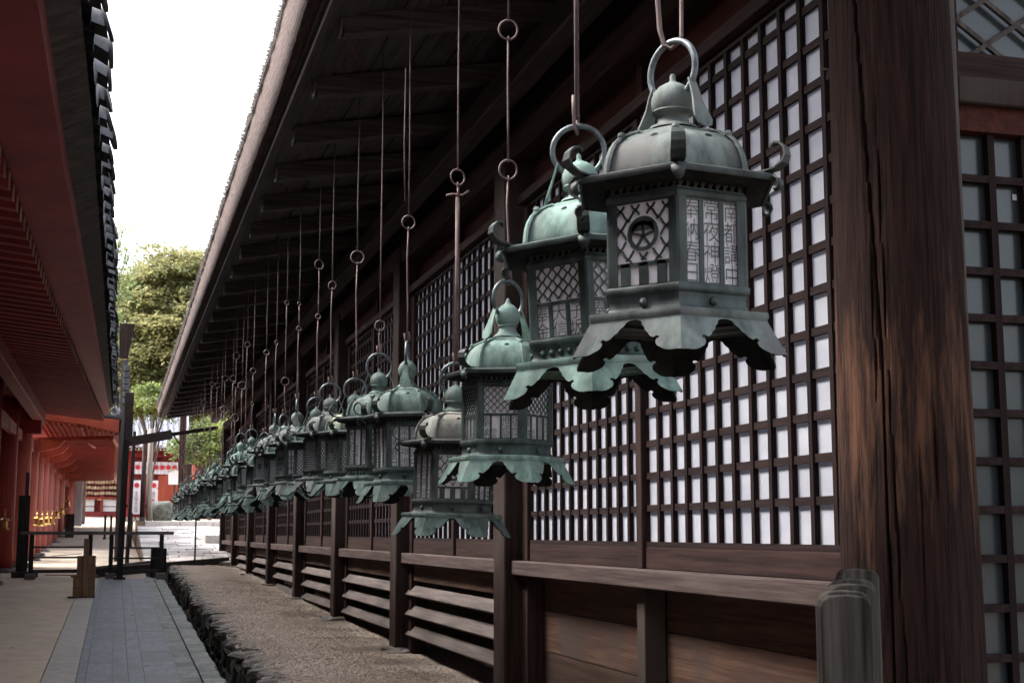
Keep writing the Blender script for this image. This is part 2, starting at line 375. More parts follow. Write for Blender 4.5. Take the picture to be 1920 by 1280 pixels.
# gravel bed
b = MB(); nx, ny = 30, 330; from mathutils import noise as mn
for j in range(ny + 1):
    y = lerp(3, 31.5, j / ny)
    for i in range(nx + 1):
        x = lerp(1.02, 3.2, i / nx)
        b.v.append((x, y, gravel_z(x, y) + .012 * mn.noise((x * 3, y * 3, 0)) + .010 * mn.noise((x * 11, y * 11, 4)) + .006 * mn.noise((x * 31, y * 31, 4)) + (-.03 if x < 1.06 else 0)))
for j in range(ny):
    for i in range(nx):
        a = j * (nx + 1) + i; b.f.append((a, a + 1, a + nx + 2, a + nx + 1))
struct(b.build('gravel_bed', 'gravel', smooth=True))
b = MB(); r2 = random.Random(3)
for i in range(24000):
    y = 6.2 + (r2.random() ** 1.9) * 16; x = 1.08 + r2.random() * 1.25
    if r2.random() < .0: continue
    q = .005 + .010 * r2.random() ** 2; z = gravel_z(x, y) + .012 * mn.noise((x * 3, y * 3, 0)) + .010 * mn.noise((x * 11, y * 11, 4)) + .001
    a = r2.random() * 6; ca, sa = math.cos(a) * q, math.sin(a) * q
    b.add([(x + ca, y + sa, z), (x - sa * .8, y + ca * .8, z), (x - ca, y - sa, z), (x + sa * .8, y - ca * .8, z), (x, y, z + q * .8)],
          [(0, 1, 4), (1, 2, 4), (2, 3, 4), (3, 0, 4)])
stuff(tag(b.build('pebbles', 'pebble'), 'loose brown pebbles strewn over the gravel bed below the eaves', 'gravel'))

# ------------------------------------------------------------------ the dark wooden hall on the right
H = bpy.data.objects.new('wooden_hall', None); COL.objects.link(H)
tag(H, 'long dark timber shrine hall with white backed lattice windows and thick bark eaves', 'hall')
NP = 8
pf = [8.235 + 3.32 * k for k in range(NP)]          # far edge of each post
# corner pillar with drying cracks
def pillar():
    b = MB(); n = 260; zs = [-.3 + .1 * i for i in range(48)]
    CR = [([(4.5, 203), (3.0, 206), (2.55, 212), (1.9, 221), (1.3, 222), (-.5, 226)], .0165, .06), ([(2.75, 222), (2.5, 224), (1.9, 226), (1.35, 229), (.9, 233), (.5, 234)], .010, .03),
          ([(2.0, 262), (1.5, 263), (1.2, 262)], .008, .02), ([(2.6, 209), (2.2, 214), (1.6, 217)], .008, .03), ([(3.4, 240), (2.9, 241)], .006, .012), ([(1.7, 250), (.4, 247)], .006, .012)]
    for z in zs:
        r0 = lerp(.226, .196, max(0, min(1, z / 3.2)))
        for i in range(n):
            t = 2 * PI * i / n
            r = r0 * (1 + .008 * mn.noise((math.cos(t) * 3, math.sin(t) * 3, z * .5)) + .004 * mn.noise((math.cos(t) * 22, math.sin(t) * 22, z * .8)))
            for tab, w0, dp in CR:
                if not (tab[-1][0] <= z <= tab[0][0]): continue
                for (za, ca), (zb, cb) in zip(tab[:-1], tab[1:]):
                    if zb <= z <= za: c = rad(lerp(cb, ca, (z - zb) / (za - zb))); break
                c += .018 * mn.noise((z * 2.3, ca, 0)); e = max(0, min(1, (tab[0][0] - z) * 3 + .05, (z - tab[-1][0]) * 3 + .05))
                k = max(0, 1 - abs(t - c) / w0); r -= dp * k * e
            b.v.append((r * math.cos(t), r * math.sin(t), z))
    for j in range(len(zs) - 1):
        for i in range(n): b.f.append((j * n + i, j * n + (i + 1) % n, (j + 1) * n + (i + 1) % n, (j + 1) * n + i))
    b.f.append(tuple((len(zs) - 1) * n + i for i in range(n)))
    # finer crack columns: move vertices near cracks by adding density is avoided; cracks are ~1 vertex wide
    o = b.build('corner_pillar', 'pillar_wood', H, (2.425, 3.93, 0), smooth=True); smooth_by_angle(o, 50); return o
pil = pillar()
n_ = MB().tube([(-.235, -.02, 0), (-.20, -.02, 0)], .004, 6).build('nail', 'iron', H, (2.425, 4.0, E + 1.52))
n_ = MB().lathe([(.0, 0), (.012, 0), (.012, .006), (.0, .008)], 10).build('peg', 'dark_wood_z', H, (2.44, 3.715, E + 1.70), rot=(rad(90), 0, 0))
for k in range(NP):
    y1 = pf[k]; z0 = gravel_z(2.3, y1) - .15
    bevel(Bx('post', (2.22, y1 - .25, z0), (2.48, y1, E + 2.32), 'post_wood', H), .008)
    bevel(Bx('jamb', (2.325, y1 - .37, z0), (2.45, y1 - .252, E + 1.955), 'dark_wood_z', H), .004)
    if k > 0: Bx('jamb', (2.345, y1 + .002, z0), (2.45, y1 + .07, E + 1.955), 'dark_wood_z', H)
    st = link('base_stone', krocks[k % 6], H, (2.33, y1 - .12, z0 + .145)); st.scale = (.42, .46, .08)
Bx('jamb', (2.345, 8.237, .2), (2.45, 8.30, E + 1.955), 'dark_wood_z', H)
# lattice windows
PZ0, PZ1 = -.041, 1.955
def vbar_mesh(h): return MB().box((-.011, -.0135, -h / 2), (.011, .0135, h / 2)).mesh('bar', 'lattice_wood_z')
vb = vbar_mesh(PZ1 - PZ0)
def lattice(ya, yb, detail):
    fr = MB()
    fr.add([(2.341, ya, E + PZ0 - .024), (2.341, yb, E + PZ0 - .024), (2.341, yb, E + PZ1 + .03), (2.341, ya, E + PZ1 + .03), (2.341, ya + .006, E + PZ0), (2.341, yb - .006, E + PZ0), (2.341, yb - .006, E + PZ1), (2.341, ya + .006, E + PZ1)] + [(2.395, ya, E + PZ0 - .024), (2.395, yb, E + PZ0 - .024), (2.395, yb, E + PZ1 + .03), (2.395, ya, E + PZ1 + .03), (2.395, ya + .006, E + PZ0), (2.395, yb - .006, E + PZ0), (2.395, yb - .006, E + PZ1), (2.395, ya + .006, E + PZ1)], [(i, (i + 1) % 4, 4 + (i + 1) % 4, 4 + i) for i in range(4)] + [(8 + (i + 1) % 4, 8 + i, 12 + i, 12 + (i + 1) % 4) for i in range(4)] + [(4 + i, 4 + (i + 1) % 4, 12 + (i + 1) % 4, 12 + i) for i in range(4)] + [((i + 1) % 4, i, 8 + i, 8 + (i + 1) % 4) for i in range(4)])
    c = ((2.36), (ya + yb) / 2, E + .9)
    fr.v = [tuple(v[i] - c[i] for i in range(3)) for v in fr.v]
    fo = fr.build('lattice_window', 'lattice_wood_y', H, c)
    n = round((yb - ya) / .155); ys_ = [lerp(ya, yb, i / n) for i in range(1, n)]
    zs_ = [.109 + .1478 * i for i in range(13) if .109 + .1478 * i < PZ1 - .04]
    hb = None; allb = MB()
    for y in ys_:
        if detail: link('bar', vb, fo, (2.351 - c[0] + (rnd.random() - .5) * .002, y - c[1] + (rnd.random() - .5) * .005, E + (PZ0 + PZ1) / 2 - c[2]), (rad((rnd.random() - .5) * .25), 0, 0))
        else: allb.box((-.0195, y - .0155 - c[1], E + PZ0 - c[2]), (.0025, y + .0155 - c[1], E + PZ1 - c[2]))
    hm = MB().box((-.007, -(yb - ya) / 2, -.0148), (.007, (yb - ya) / 2, .0148)).mesh('bar', 'lattice_wood_y')
    for z in zs_:
        if detail: link('bar', hm, fo, (2.3535 - c[0], 0, E + z - c[2] + (rnd.random() - .5) * .003))
        else: allb.box((-.0145, ya - c[1], E + z - .017 - c[2]), (.0015, yb - c[1], E + z + .017 - c[2]))
    if not detail: stuff(allb.build('bars', 'lattice_wood_z', fo))
    MB().box((.0025, ya - c[1], E + PZ0 - c[2]), (.0030, yb - c[1], E + PZ1 - c[2])).build('paper_screen', 'white_paper', fo)
    # sill board under it
    bevel(Bx('sill_board', (2.34, ya, E - .163), (2.40, yb, E + PZ0 - .0245), 'rail_wood' if False else 'dark_wood_y', H), .003)
bays = [(4.08, 7.865)] + [(pf[k] + .07, pf[k + 1] - .37) for k in range(NP - 1)]
for k, (ya, yb) in enumerate(bays):
    ym = 6.04 if k == 0 else (ya + yb) / 2
    yb_ = yb
    Bx('mullion', (2.322, ym - .035, E - .163), (2.41, ym + .035, E + PZ1), 'dark_wood_z', H, .003)
    lattice(ya, ym - .0352, k < 2); lattice(ym + .0352, yb_, k < 2)
    y0, y1 = (3.9, pf[0] - .252) if k == 0 else (pf[k - 1] + .002, pf[k] - .252)
    bevel(Bx('rail', (2.262, y0, E - .247), (2.42, y1, E - .1635), 'rail_wood', H), .006)
    Bx('head_beam', (2.30, y0, E + PZ1 + .0305), (2.42, y1, E + 2.045), 'dark_wood_y', H, .004)
    Bx('transom_board', (2.395, y0, E + 2.0455), (2.42, y1, E + 2.25), 'red_wood', H)
    Bx('transom_strut', (2.35, ym - .04, E + 2.0455), (2.394, ym + .04, E + 2.25), 'dark_wood_z', H)
    if k == 0:
        for (pa, pb) in ((3.9, ym - .05), (ym + .05, y1)):
            z = E - .2475
            for hgt in (.20, .235, .22, .26, .25):
                o = Bx('wall_board', (2.43 + .004 * rnd.random(), pa, z - hgt + .003), (2.47, pb, z), 'panel_wood', H); bevel(o, .003); z -= hgt
        Bx('stud', (2.325, ym - .05, .05), (2.43, ym + .05, E - .2475), 'post_wood', H, .004)
    else:
        Bx('wall_board', (2.345, y0 + .05, E - .385), (2.375, y1 - .02, E - .2475), 'panel_wood', H, .003)
        for z in (-.465, -.625, -.785):
            gl = gravel_z(2.3, ym) - E
            if z < gl - .02: continue
            L_ = (y1 - y0 - .04) / 2
            o = MB().box((-.048, -L_, -.010), (.048, L_, .010)).build('louver', 'louver_wood', H, (2.335, (y0 + y1) / 2, E + z), rot=(0, rad(-47), rad((rnd.random() - .5) * .3))); bevel(o, .002)
# the wall above, beams, underfloor back wall
L0, L1 = 2.0, 32.5
Bx('wall_beam', (2.24, 3.6, E + 2.2505), (2.44, 31.6, E + 2.42), 'dark_wood_y', H, .01)
Bx('upper_wall', (2.40, 3.6, E + 2.4205), (2.5, 31.6, E + 3.02), 'dark_wood_y', H)
Bx('back_wall', (2.80, 4.35, -.3), (2.86, 31.25, E - .3005), 'dark_wood_y', H)
Bx('light_stop_slab', (2.475, 4.2, E - .30), (3.2, 31.2, E - .22), 'dark_wood_y', H)  # unseen slab added to stop light leaking in behind the louvers
Bx('end_wall', (2.5, 31.3, .1), (3.2, 31.42, E + 3.2), 'dark_wood_x', H)
Bx('bracket_beam', (2.05, 3.6, E + 2.50), (2.19, 32.6, E + 2.66), 'eave_wood_y', H, .01)
# rafters, one metre apart, rising inwards
def raf(y):
    b = MB(); b.beam((-.82, 0, -.085), (.82, 0, .085 + .11), .10, .12); return b
rfm = raf(0).mesh('rafter', 'eave_wood_x')
tipm = MB().beam((0, 0, -.055), (0, 0, .055), .098, .012, up=(1, 0, 0)).mesh('rafter_tip', 'grey_wood_x')
y = 5.05
while y < 33:
    up = .10 * max(0, (9 - y) / 4) ** 1.5
    link('rafter', rfm, H, (1.89, y, E + 2.74 + up))
    link('rafter_tip', tipm, H, (1.064, y, E + 2.655 + up), (0, rad(4), 0))
    y += 1.03
# roof deck: boards along Y
for i in range(9):
    x0 = .93 + i * .235; z0 = E + 2.735 + .168 * (x0 - 1.05) - (.02 if i == 0 else 0)
    o = MB().box((0, -16.6, 0), (.228, 16.6, .03)).build('deck_board', 'eave_wood_y', H, (x0, 17.0, z0), rot=(0, rad(-9.6), 0))

# eave boards behind the thick bark
Bx('eave_batten', (.955, 3, E + 2.655), (1.02, 33.5, E + 2.735), 'eave_wood_y', H, .004)
# thick bark eave
def eave():
    b = MB(); bt = MB(); ys = [-6 + .12 * i for i in range(332)]
    for y in ys:
        u = max(0, (10.5 - y) / 5); up = .05 * u * u if u < 3 else .45
        thick = .31 + .10 * min(u, 2.2) + .10 * max(0, min(1, (20 - y) / 10)); xo = -.028 * max(0, min(2, (8.5 - y) / 1.6))
        nz = lambda s, a: a * mn.noise((y * 7, s, 0)) + a * .7 * mn.noise((y * 23, s, 3))
        zl = E + 2.70 + up * .7
        b.v += [(1.30 + xo, y, zl + .06), (.885 + xo + nz(1, .004), y, zl + nz(0, .004)), (.874 + xo + nz(2, .006), y, zl + thick * .36), (.858 + xo + nz(3, .007), y, zl + thick * .72), (.88 + xo, y, zl + thick * .74)]
        bt.v += [(.87 + xo + nz(6, .008), y, zl + thick * .70), (.845 + xo + nz(5, .018), y, zl + thick * .74 + nz(8, .01)), (.862 + xo + nz(9, .03), y, zl + thick + nz(7, .025)), (1.6, y, zl + thick + .42), (3.2, y, zl + thick + 1.3), (3.2, y, zl + .7)]
    for (q, n) in ((b, 5), (bt, 6)):
        m = len(q.v) // n
        for i in range(m - 1):
            for j in range(n - 1):
                a = i * n + j; q.f.append((a, a + 1, a + n + 1, a + n))
        q.f.append(tuple(range(n))[::-1]); q.f.append(tuple((m - 1) * n + j for j in range(n)))
    b.build('bark_eave', 'bark_cut', H, smooth=True); bt.build('bark_roof', 'bark_top', H, smooth=True)
eave()
# ragged bark fringe
b = MB(); r3 = random.Random(9)
for i in range(5200):
    y = 5 + 28.8 * r3.random() ** 1.3; u = max(0, (10.5 - y) / 5); th = .31 + .10 * min(u, 2.2) + .10 * max(0, min(1, (20 - y) / 10))
    x = .855 - .028 * max(0, min(2, (8.5 - y) / 1.6)); z = E + 2.70 + .035 * u * u + th * (.74 + .26 * r3.random())
    l = .012 + .03 * r3.random(); a = r3.random() - .5
    b.add([(x + .01, y, z - .008), (x + .01, y + .022, z + .006), (x - l, y + .01 + a * .02, z + (r3.random() - .3) * .03)], [(0, 1, 2)])
stuff(b.build('bark_fringe', 'bark_top', H))
# near end: transverse wall with lattice door
DY = 3.85
X_0 = 2.60
Bx('door_jamb', (2.53, DY - .065, -.2), (2.582, DY + .05, E + 2.3), 'grey_wood_z', H, .006)
Bx('lintel', (2.584, DY - .06, E + 1.385), (4.6, DY + .05, E + 1.475), 'post_wood', H, .005)
Bx('lintel_board', (2.584, DY - .045, E + 1.4755), (4.6, DY + .05, E + 1.535), 'dark_wood_x', H, .005)
Bx('upper_beam', (2.584, DY - .02, E + 2.1), (4.6, DY + .08, E + 2.4), 'dark_wood_x', H)
df = MB(); df.box((0, -.03, E + 1.30), (1.5, .02, E + 1.3845)); df.box((-.0165, -.03, -.1), (.0, .02, E + 1.3845))
door = df.build('lattice_door', 'red_wood', H, (X_0, DY, 0))
cw, rh = .128, .1535
hbm = MB().box((0, -.012, -.0125), (1.45, .012, .0125)).mesh('bar', 'lattice_wood_y'); vbm = MB().box((-.0125, -.014, -1.4), (.0125, .0125, 1.4)).mesh('bar', 'lattice_wood_z')
pm = MB().box((-cw / 2 + .003, -.002, -rh / 2 + .003), (cw / 2 - .003, .002, rh / 2 - .003)).mesh('pane', 'glass')
for i in range(1, 9): link('bar', vbm, door, (i * cw, 0, E + 1.30 - 1.4))
for j in range(1, 17): link('bar', hbm, door, (0, -.001, E + 1.30 - j * rh))
for i in range(5):
    for j in range(16): link('pane', pm, door, ((i + .5) * cw, .022, E + 1.30 - (j + .5) * rh), (rad((rnd.random() - .5) * .8), 0, rad((rnd.random() - .5) * .8)))
sp = Bx('paper_note', (0, 0, 0), (.016, .001, .02), 'plaster', door); sp.location = (.128 * 1.8, -.004 + .02, E + 1.30 - rh * 1.30)
uw = MB().box((0, -.03, E + 1.5355), (1.9, .02, E + 1.575)).box((0, -.03, E + 1.5755), (.04, .02, E + 2.1)).build('diagonal_window', 'dark_wood_x', H, (2.584, DY + .02, 0))
for s in (1, -1):
    for i in range(9):
        x = -.6 + i * .235; dx = .52 * s
        xa, za = x, E + 1.577; xb, zb = x + .66 * s, E + 1.577 + .44
        # clip to the frame
        def cl(xa, za, xb, zb, lo=.04, hi=1.9):
            if xa > xb: xa, za, xb, zb = xb, zb, xa, za
            if xb <= lo or xa >= hi: return None
            if xa < lo: za += (zb - za) * (lo - xa) / (xb - xa); xa = lo
            if xb > hi: zb = za + (zb - za) * (hi - xa) / (xb - xa); xb = hi
            return xa, za, xb, zb
        c = cl(xa + (0 if s > 0 else .6), za, xb + (0 if s > 0 else .6), zb)
        if c and c[2] - c[0] > .03: MB().beam((c[0], -.004 * s, c[1]), (c[2], -.004 * s, c[3]), .014, .016).build('bar', 'grey_wood_z', uw)
MB().box((0, .03, E + 1.54), (1.9, .034, E + 2.1)).build('pane', 'glass', uw)
Bx('room_wall', (2.66, DY + .35, -.3), (5.0, DY + .4, E + 2.6), 'dark_wood_x', H)

def rebase(root, loc):
    loc = Vector(loc)
    for ch in list(COL.objects):
        if ch.parent is root: ch.location = ch.location - loc
    root.location = loc
rebase(H, (2.34, 17.5, .4))

# picket stakes in front of the corner pillar
fen = thing('picket_fence', 'short row of weathered grey round topped stakes before the corner pillar', 'fence', (1.36, 2.55, 0))
for (x, y, z, wd) in ((1.362, 2.45, -.119, .098), (1.446, 2.60, -.117, .098), (1.53, 2.72, -.109, .098), (1.652, 2.93, -.106, .098), (1.735, 3.05, -.086, .094)):
    pr = [(-wd / 2, -1.4), (wd / 2, -1.4), (wd / 2, -.022), (wd / 2 - .006, -.010), (wd / 2 - .016, -.003), (0, 0), (-wd / 2 + .016, -.003), (-wd / 2 + .006, -.010), (-wd / 2, -.022)]
    b = MB(); b.prism(pr, -.028, .028, axis=1)
    o = b.build('stake', 'stake_wood', fen, (x - 1.36, y - 2.55, E + z), rot=(0, 0, rad(-20 + rnd.random() * 6))); bevel(o, .003, 2)
MB().beam((-.06, .05, 0), (.46, .68, 0), .03, .07).build('rail', 'stake_wood', fen, (0, 0, .75))

# ------------------------------------------------------------------ hanging lanterns
M['near_black'] = mat('near_black', (.006, .007, .007), (.020, .022, .021), scale=(20, 20, 20), rough=.9, bump=.3, spec=.15)  # near-black finish for skirt undersides, eave soffits and vent discs
def text_mb(s, w, h, depth=.0022, off=-.008):
    cu = bpy.data.curves.new('t', 'FONT'); cu.body = '\n'.join(s); cu.align_x = 'CENTER'; cu.size = 1; cu.space_line = .92; cu.offset = off; cu.resolution_u = 2
    o = bpy.data.objects.new('t', cu); COL.objects.link(o); dg = bpy.context.evaluated_depsgraph_get()
    me = bpy.data.meshes.new_from_object(o.evaluated_get(dg)); vs = [v.co.copy() for v in me.vertices]; fs = [tuple(p.vertices) for p in me.polygons]
    bpy.data.objects.remove(o); bpy.data.curves.remove(cu); bpy.data.meshes.remove(me)
    if not vs: return [], []
    x0, x1 = min(v.x for v in vs), max(v.x for v in vs); y0, y1 = min(v.y for v in vs), max(v.y for v in vs)
    return [((v.x - (x0 + x1) / 2) * w / (x1 - x0), (v.y - (y0 + y1) / 2) * h / (y1 - y0)) for v in vs], fs
R0 = .198; AP = R0 * math.cos(rad(30)); FW = R0 - .032           # face apothem, clear panel width
PB, PT = .080, .296                                              # panel bottom and top
def ribbon(b, pts, wd, x=AP - .004, th=.004):
    for (p, q) in zip(pts[:-1], pts[1:]):
        p, q = Vector(p), Vector(q); d = q - p
        if d.length < 1e-6: continue
        n = Vector((-d.y, d.x)).normalized() * wd / 2; e = d.normalized() * wd * .25
        p = p - e; q = q + e
        vs = [(x, *(p - n)), (x, *(q - n)), (x, *(q + n)), (x, *(p + n))]; vs += [(x + th, v[1], v[2]) for v in vs]
        b.add(vs, [(0, 3, 2, 1), (4, 5, 6, 7), (0, 1, 5, 4), (2, 3, 7, 6)])
def net(b, z0, z1, hole=None, cell=.036, row=.0175, wd=.0036):
    j = 0; z = z0
    while z < z1 + row:
        pts = []; n = int(FW / cell * 8)
        for i in range(n + 1):
            u = -FW / 2 + FW * i / n; ph = 2 * PI * u / cell + PI * j
            v = z + row * .48 * math.cos(ph)
            pts.append((u, v))
        seg = []
        for p in pts:
            ok = z0 <= p[1] <= z1 and not (hole and math.hypot(p[0] - hole[0], p[1] - hole[1]) < hole[2])
            if ok: seg.append(p)
            else:
                if len(seg) > 1: ribbon(b, seg, wd)
                seg = []
        if len(seg) > 1: ribbon(b, seg, wd)
        z += row; j += 1
def comb(b, z0, z1, hole=None, r=.0105, wd=.0032, n=6):
    z = z0 + r; j = 0
    while z < z1:
        u = -FW / 2 + (r if j % 2 else 0)
        while u < FW / 2 + .001:
            if not (hole and math.hypot(u - hole[0], z - hole[1]) < hole[2] - r * .3):
                pts = [(max(-FW / 2, min(FW / 2, u + r * 1.08 * math.cos(2 * PI * i / n + PI / 6))), max(z0, min(z1, z + r * 1.08 * math.sin(2 * PI * i / n + PI / 6)))) for i in range(n + 1)]
                ribbon(b, pts, wd, th=.003)
            u += 2 * r
        z += r * 1.75; j += 1
def strips(b, z0, z1, words, nb=3, bw=.013):
    cw_ = (FW - (nb - 1) * bw) / nb
    for i in range(nb - 1):
        u = -FW / 2 + (i + 1) * cw_ + (i + .5) * bw; ribbon(b, [(u, z0), (u, z1)], bw)
    for i in range(nb):
        u = -FW / 2 + (i + .5) * cw_ + i * bw; s = words[i % len(words)]
        if not s: continue
        vs, fs = text_mb(s, cw_ * .98, (z1 - z0) * 1.0)
        b.add([(AP - .001, u + a, (z0 + z1) / 2 + c) for a, c in vs], fs)
def panel(style):
    b = MB()
    for zz in (PB - .001, PT + .001): ribbon(b, [(-FW / 2, zz), (FW / 2, zz)], .008)
    for u in (-FW / 2, FW / 2): ribbon(b, [(u, PB), (u, PT)], .006)
    if style == 'comb': comb(b, PB, PT)
    elif style == 'comb_disc':
        comb(b, PB, PT, hole=(0, .20, .034)); b.add([(AP, .036 * math.cos(2 * PI * i / 20), .20 + .036 * math.sin(2 * PI * i / 20)) for i in range(20)], [tuple(range(20))])
    elif style == 'net': net(b, PB, PT)
    elif style == 'net_words':
        net(b, .19, PT); ribbon(b, [(-FW / 2, .183), (FW / 2, .183)], .011); strips(b, PB, .176, ['奉金', '大信', '子坂'])
    elif style == 'net_fine':
        net(b, .185, PT, cell=.030, row=.0145, wd=.003); ribbon(b, [(-FW / 2, .179), (FW / 2, .179)], .010); strips(b, PB, .173, ['奉納', '御神', '燈籠', '宿院'], 4, .008)
    elif style == 'words': strips(b, PB, PT, ['奉納春日', '常夜神燈', '南都講中'])
    elif style == 'words2': strips(b, PB, PT, ['大和国', '御神前', '奉献燈'])
    elif style == 'crest':
        c = (0, .212); Rm = .045
        net(b, .138, PT, hole=(c[0], c[1], Rm + .002), cell=.044, row=.025, wd=.0045)
        # round crest with pierced petals
        n = 28; Pn = []
        for i in range(n):
            t = 2 * PI * i / n; Pn.append((math.cos(t), math.sin(t)))
        for i in range(n):
            p, q = Pn[i], Pn[(i + 1) % n]
            b.add([(AP, c[0] + p[0] * Rm, c[1] + p[1] * Rm), (AP, c[0] + q[0] * Rm, c[1] + q[1] * Rm), (AP, c[0] + q[0] * .031, c[1] - .006 + q[1] * .028), (AP, c[0] + p[0] * .031, c[1] - .006 + p[1] * .028)], [(0, 1, 2, 3)])
        b.add([(AP, .034 * x, .218 + .022 * y) for x, y in ((-1, .1), (1, .1), (.8, 1), (0, 1.3), (-.8, 1))], [(0, 1, 2, 3, 4)])
        for t in (-90, -18, 54, 126, 198): 
            t = rad(t + 36); ribbon(b, [(c[0], c[1] - .006), (c[0] + .031 * math.cos(t), c[1] - .006 + .030 * math.sin(t))], .0062)
        ribbon(b, [(-FW / 2, .135), (FW / 2, .135)], .010)
        for u in (-.052, 0, .052): ribbon(b, [(u, PB), (u, .133)], .026)
    elif style == 'slats':
        for i in range(6):
            u = -FW / 2 + FW * (i + .5) / 6; ribbon(b, [(u, PB), (u, PT)], .010)
        for zz in (.13, .24): ribbon(b, [(-FW / 2, zz), (FW / 2, zz)], .006)
        net(b, .13, .24, cell=.03, row=.02, wd=.003)
    return b.mesh('lattice_panel', 'bronze_body')
PM = {s: panel(s) for s in ('comb', 'comb_disc', 'net', 'net_words', 'net_fine', 'words', 'words2', 'crest', 'slats')}
H6 = rad(30)
def flap():
    zt, zb, Rt, Rb = -.006, -.100, .250, .305
    out = [(0, 1.0), (.10, .99), (.20, 1.0), (.30, .975), (.36, .93), (.39, .90), (.44, .86), (.475, .79), (.48, .71), (.455, .655), (.425, .65), (.42, .61), (.45, .575), (.50, .585), (.53, .62),
           (.57, .60), (.62, .55), (.66, .46), (.71, .42), (.75, .30), (.80, .24), (.84, .13), (.92, .09), (1.0, .075), (1.0, 0), (0, 0)]
    b = MB(); lin = MB()
    for s in (1, -1):
        def hexp(R, ang): return Vector((R * math.cos(ang), R * math.sin(ang), 0))
        ct, cb = hexp(Rt, 0), hexp(Rb, 0); mt_ = (hexp(Rt, 0) + hexp(Rt, s * PI / 3)) / 2; mb_ = (hexp(Rb, 0) + hexp(Rb, s * PI / 3)) / 2
        ct.z = mt_.z = zt; cb.z = mb_.z = zb
        P = [(ct.lerp(mt_, u)).lerp(cb.lerp(mb_, u), v) + Vector((0, 0, .010 * v * v * 0)) for u, v in out]
        n = (mt_ - ct).cross(cb - ct).normalized(); n = n if n.x > 0 else -n
        k = len(P)
        for (B, a, c) in ((b, 0, -.0012), (lin, -.0016, -.0035)):
            o = len(B.v); B.v += [tuple(p + n * a) for p in P] + [tuple(p + n * c) for p in P]
            B.f += [tuple(o + i for i in range(k)), tuple(o + k + i for i in range(k))[::-1]] + [(o + i, o + (i + 1) % k, o + k + (i + 1) % k, o + k + i) for i in range(k)]
    return b.mesh('skirt_flap', 'bronze'), lin.mesh('skirt_lining', 'near_black')
FL, FLL = flap()
def hexm(name, prof, m, ang=None, cap=False):
    b = MB().lathe(prof, 6, ph=H6, cap=cap); me = b.mesh(name, m, True)
    try: me.set_sharp_from_angle(angle=rad(42))
    except Exception: pass
    return me
rim = hexm('skirt_rim', [(.19, .012), (.243, .012), (.256, .010), (.259, -.001), (.254, -.010), (.242, -.008)], 'bronze')
plinth = hexm('plinth', [(.222, .012), (.204, .018), (.198, .026), (.197, .046), (.200, .056), (.206, .059), (.209, .064), (.209, .074), (.205, .079), (.155, .079)], 'bronze_body')
topb = hexm('top_band', [(.155, .2965), (.202, .2965), (.206, .301), (.206, .311), (.201, .316), (.198, .318), (.198, .322), (.155, .322)], 'bronze_body')
soff = hexm('eave_soffit', [(.06, .352), (.19, .350), (.21, .334), (.262, .338), (.277, .350)], 'near_black')
eavem = hexm('eave', [(.276, .344), (.283, .343), (.287, .350), (.286, .358), (.272, .364), (.225, .369), (.196, .376)], 'bronze_dark')
dome = hexm('dome', [(.198, .371), (.200, .377), (.1985, .395), (.194, .417), (.186, .438), (.173, .459), (.155, .477), (.132, .490), (.108, .497), (.104, .504), (.080, .512), (.045, .518)], 'bronze')
friez = MB()
for i in range(9):
    u = -.088 + .022 * i; friez.box((AP - .006, u - .004, .322), (AP - .003, u + .004, .350))
    friez.add([(AP - .004, u, .323), (AP - .004, u + .012, .336), (AP - .004, u + .004, .350), (AP - .004, u - .006, .334)], [(0, 1, 2, 3)])
friez = friez.mesh('frieze', 'bronze_dark')
def post():
    b = MB(); b.prism([(R0 + .004, -.004), (R0 + .004, .004), (R0 - .010, .0225), (R0 - .0125, .0225), (R0 - .006, 0), (R0 - .0125, -.0225), (R0 - .010, -.0225)], PB - .003, PT + .002, axis=2)
    return b.mesh('corner_post', 'bronze_body')
postm = post()
papm = MB().lathe([(R0 - .0085, PB), (R0 - .0085, PT + .02)], 6, ph=H6).mesh('paper_screen', 'lamp_paper')
def rib():
    prof = [(.100, .505), (.132, .493), (.156, .480), (.175, .462), (.188, .440), (.196, .418), (.2005, .395), (.203, .376)]
    b = MB(); wd = .009
    o = len(b.v)
    for (r, z) in prof:
        w_ = wd * (1.5 if z < .45 else 1.0); b.v += [(r + .001, -w_, z - .001), (r + .006, -w_ * .6, z + .003), (r + .006, w_ * .6, z + .003), (r + .001, w_, z - .001)]
    for i in range(len(prof) - 1):
        for j in range(3): a = 4 * i + j; b.f.append((a, a + 1, a + 5, a + 4))
    b.lathe([(0, -.010), (.008, -.007), (.0105, 0), (.008, .008), (0, .011)], 10, c=(.158, 0, .484), cap=False)
    return b.mesh('roof_rib', 'bronze')
ribm = rib()
def hook():
    # wide curled band standing on the roof corner
    pts = [(.225, .371), (.262, .366), (.290, .370), (.312, .384), (.321, .403), (.317, .424), (.303, .438), (.287, .441), (.277, .435), (.275, .428)]
    b = MB(); ws = [.012, .017, .019, .019, .018, .017, .015, .013, .010, .005]
    for (r, z), w_ in zip(pts, ws): b.v += [(r, -w_, z), (r, w_, z)]
    cx, cz = .292, .405
    for (r, z), w_ in zip(pts, ws):
        d = Vector((r - cx, z - cz)).normalized() * .005; b.v += [(r - d.x, -w_, z - d.y), (r - d.x, w_, z - d.y)]
    k = len(pts)
    for i in range(k - 1):
        a = 2 * i; c = 2 * k + 2 * i
        b.f += [(a, a + 1, a + 3, a + 2), (c + 1, c, c + 2, c + 3), (a, a + 2, c + 2, c), (a + 3, a + 1, c + 1, c + 3)]
    return b.mesh('curled_hook', 'bronze_dark')
hookm = hook()
cornm = MB(); _p = [(.276, .352), (.287, .350), (.297, .342), (.301, .330), (.296, .318), (.286, .313), (.279, .318)]; _w = [.008, .014, .018, .017, .013, .008, .004]
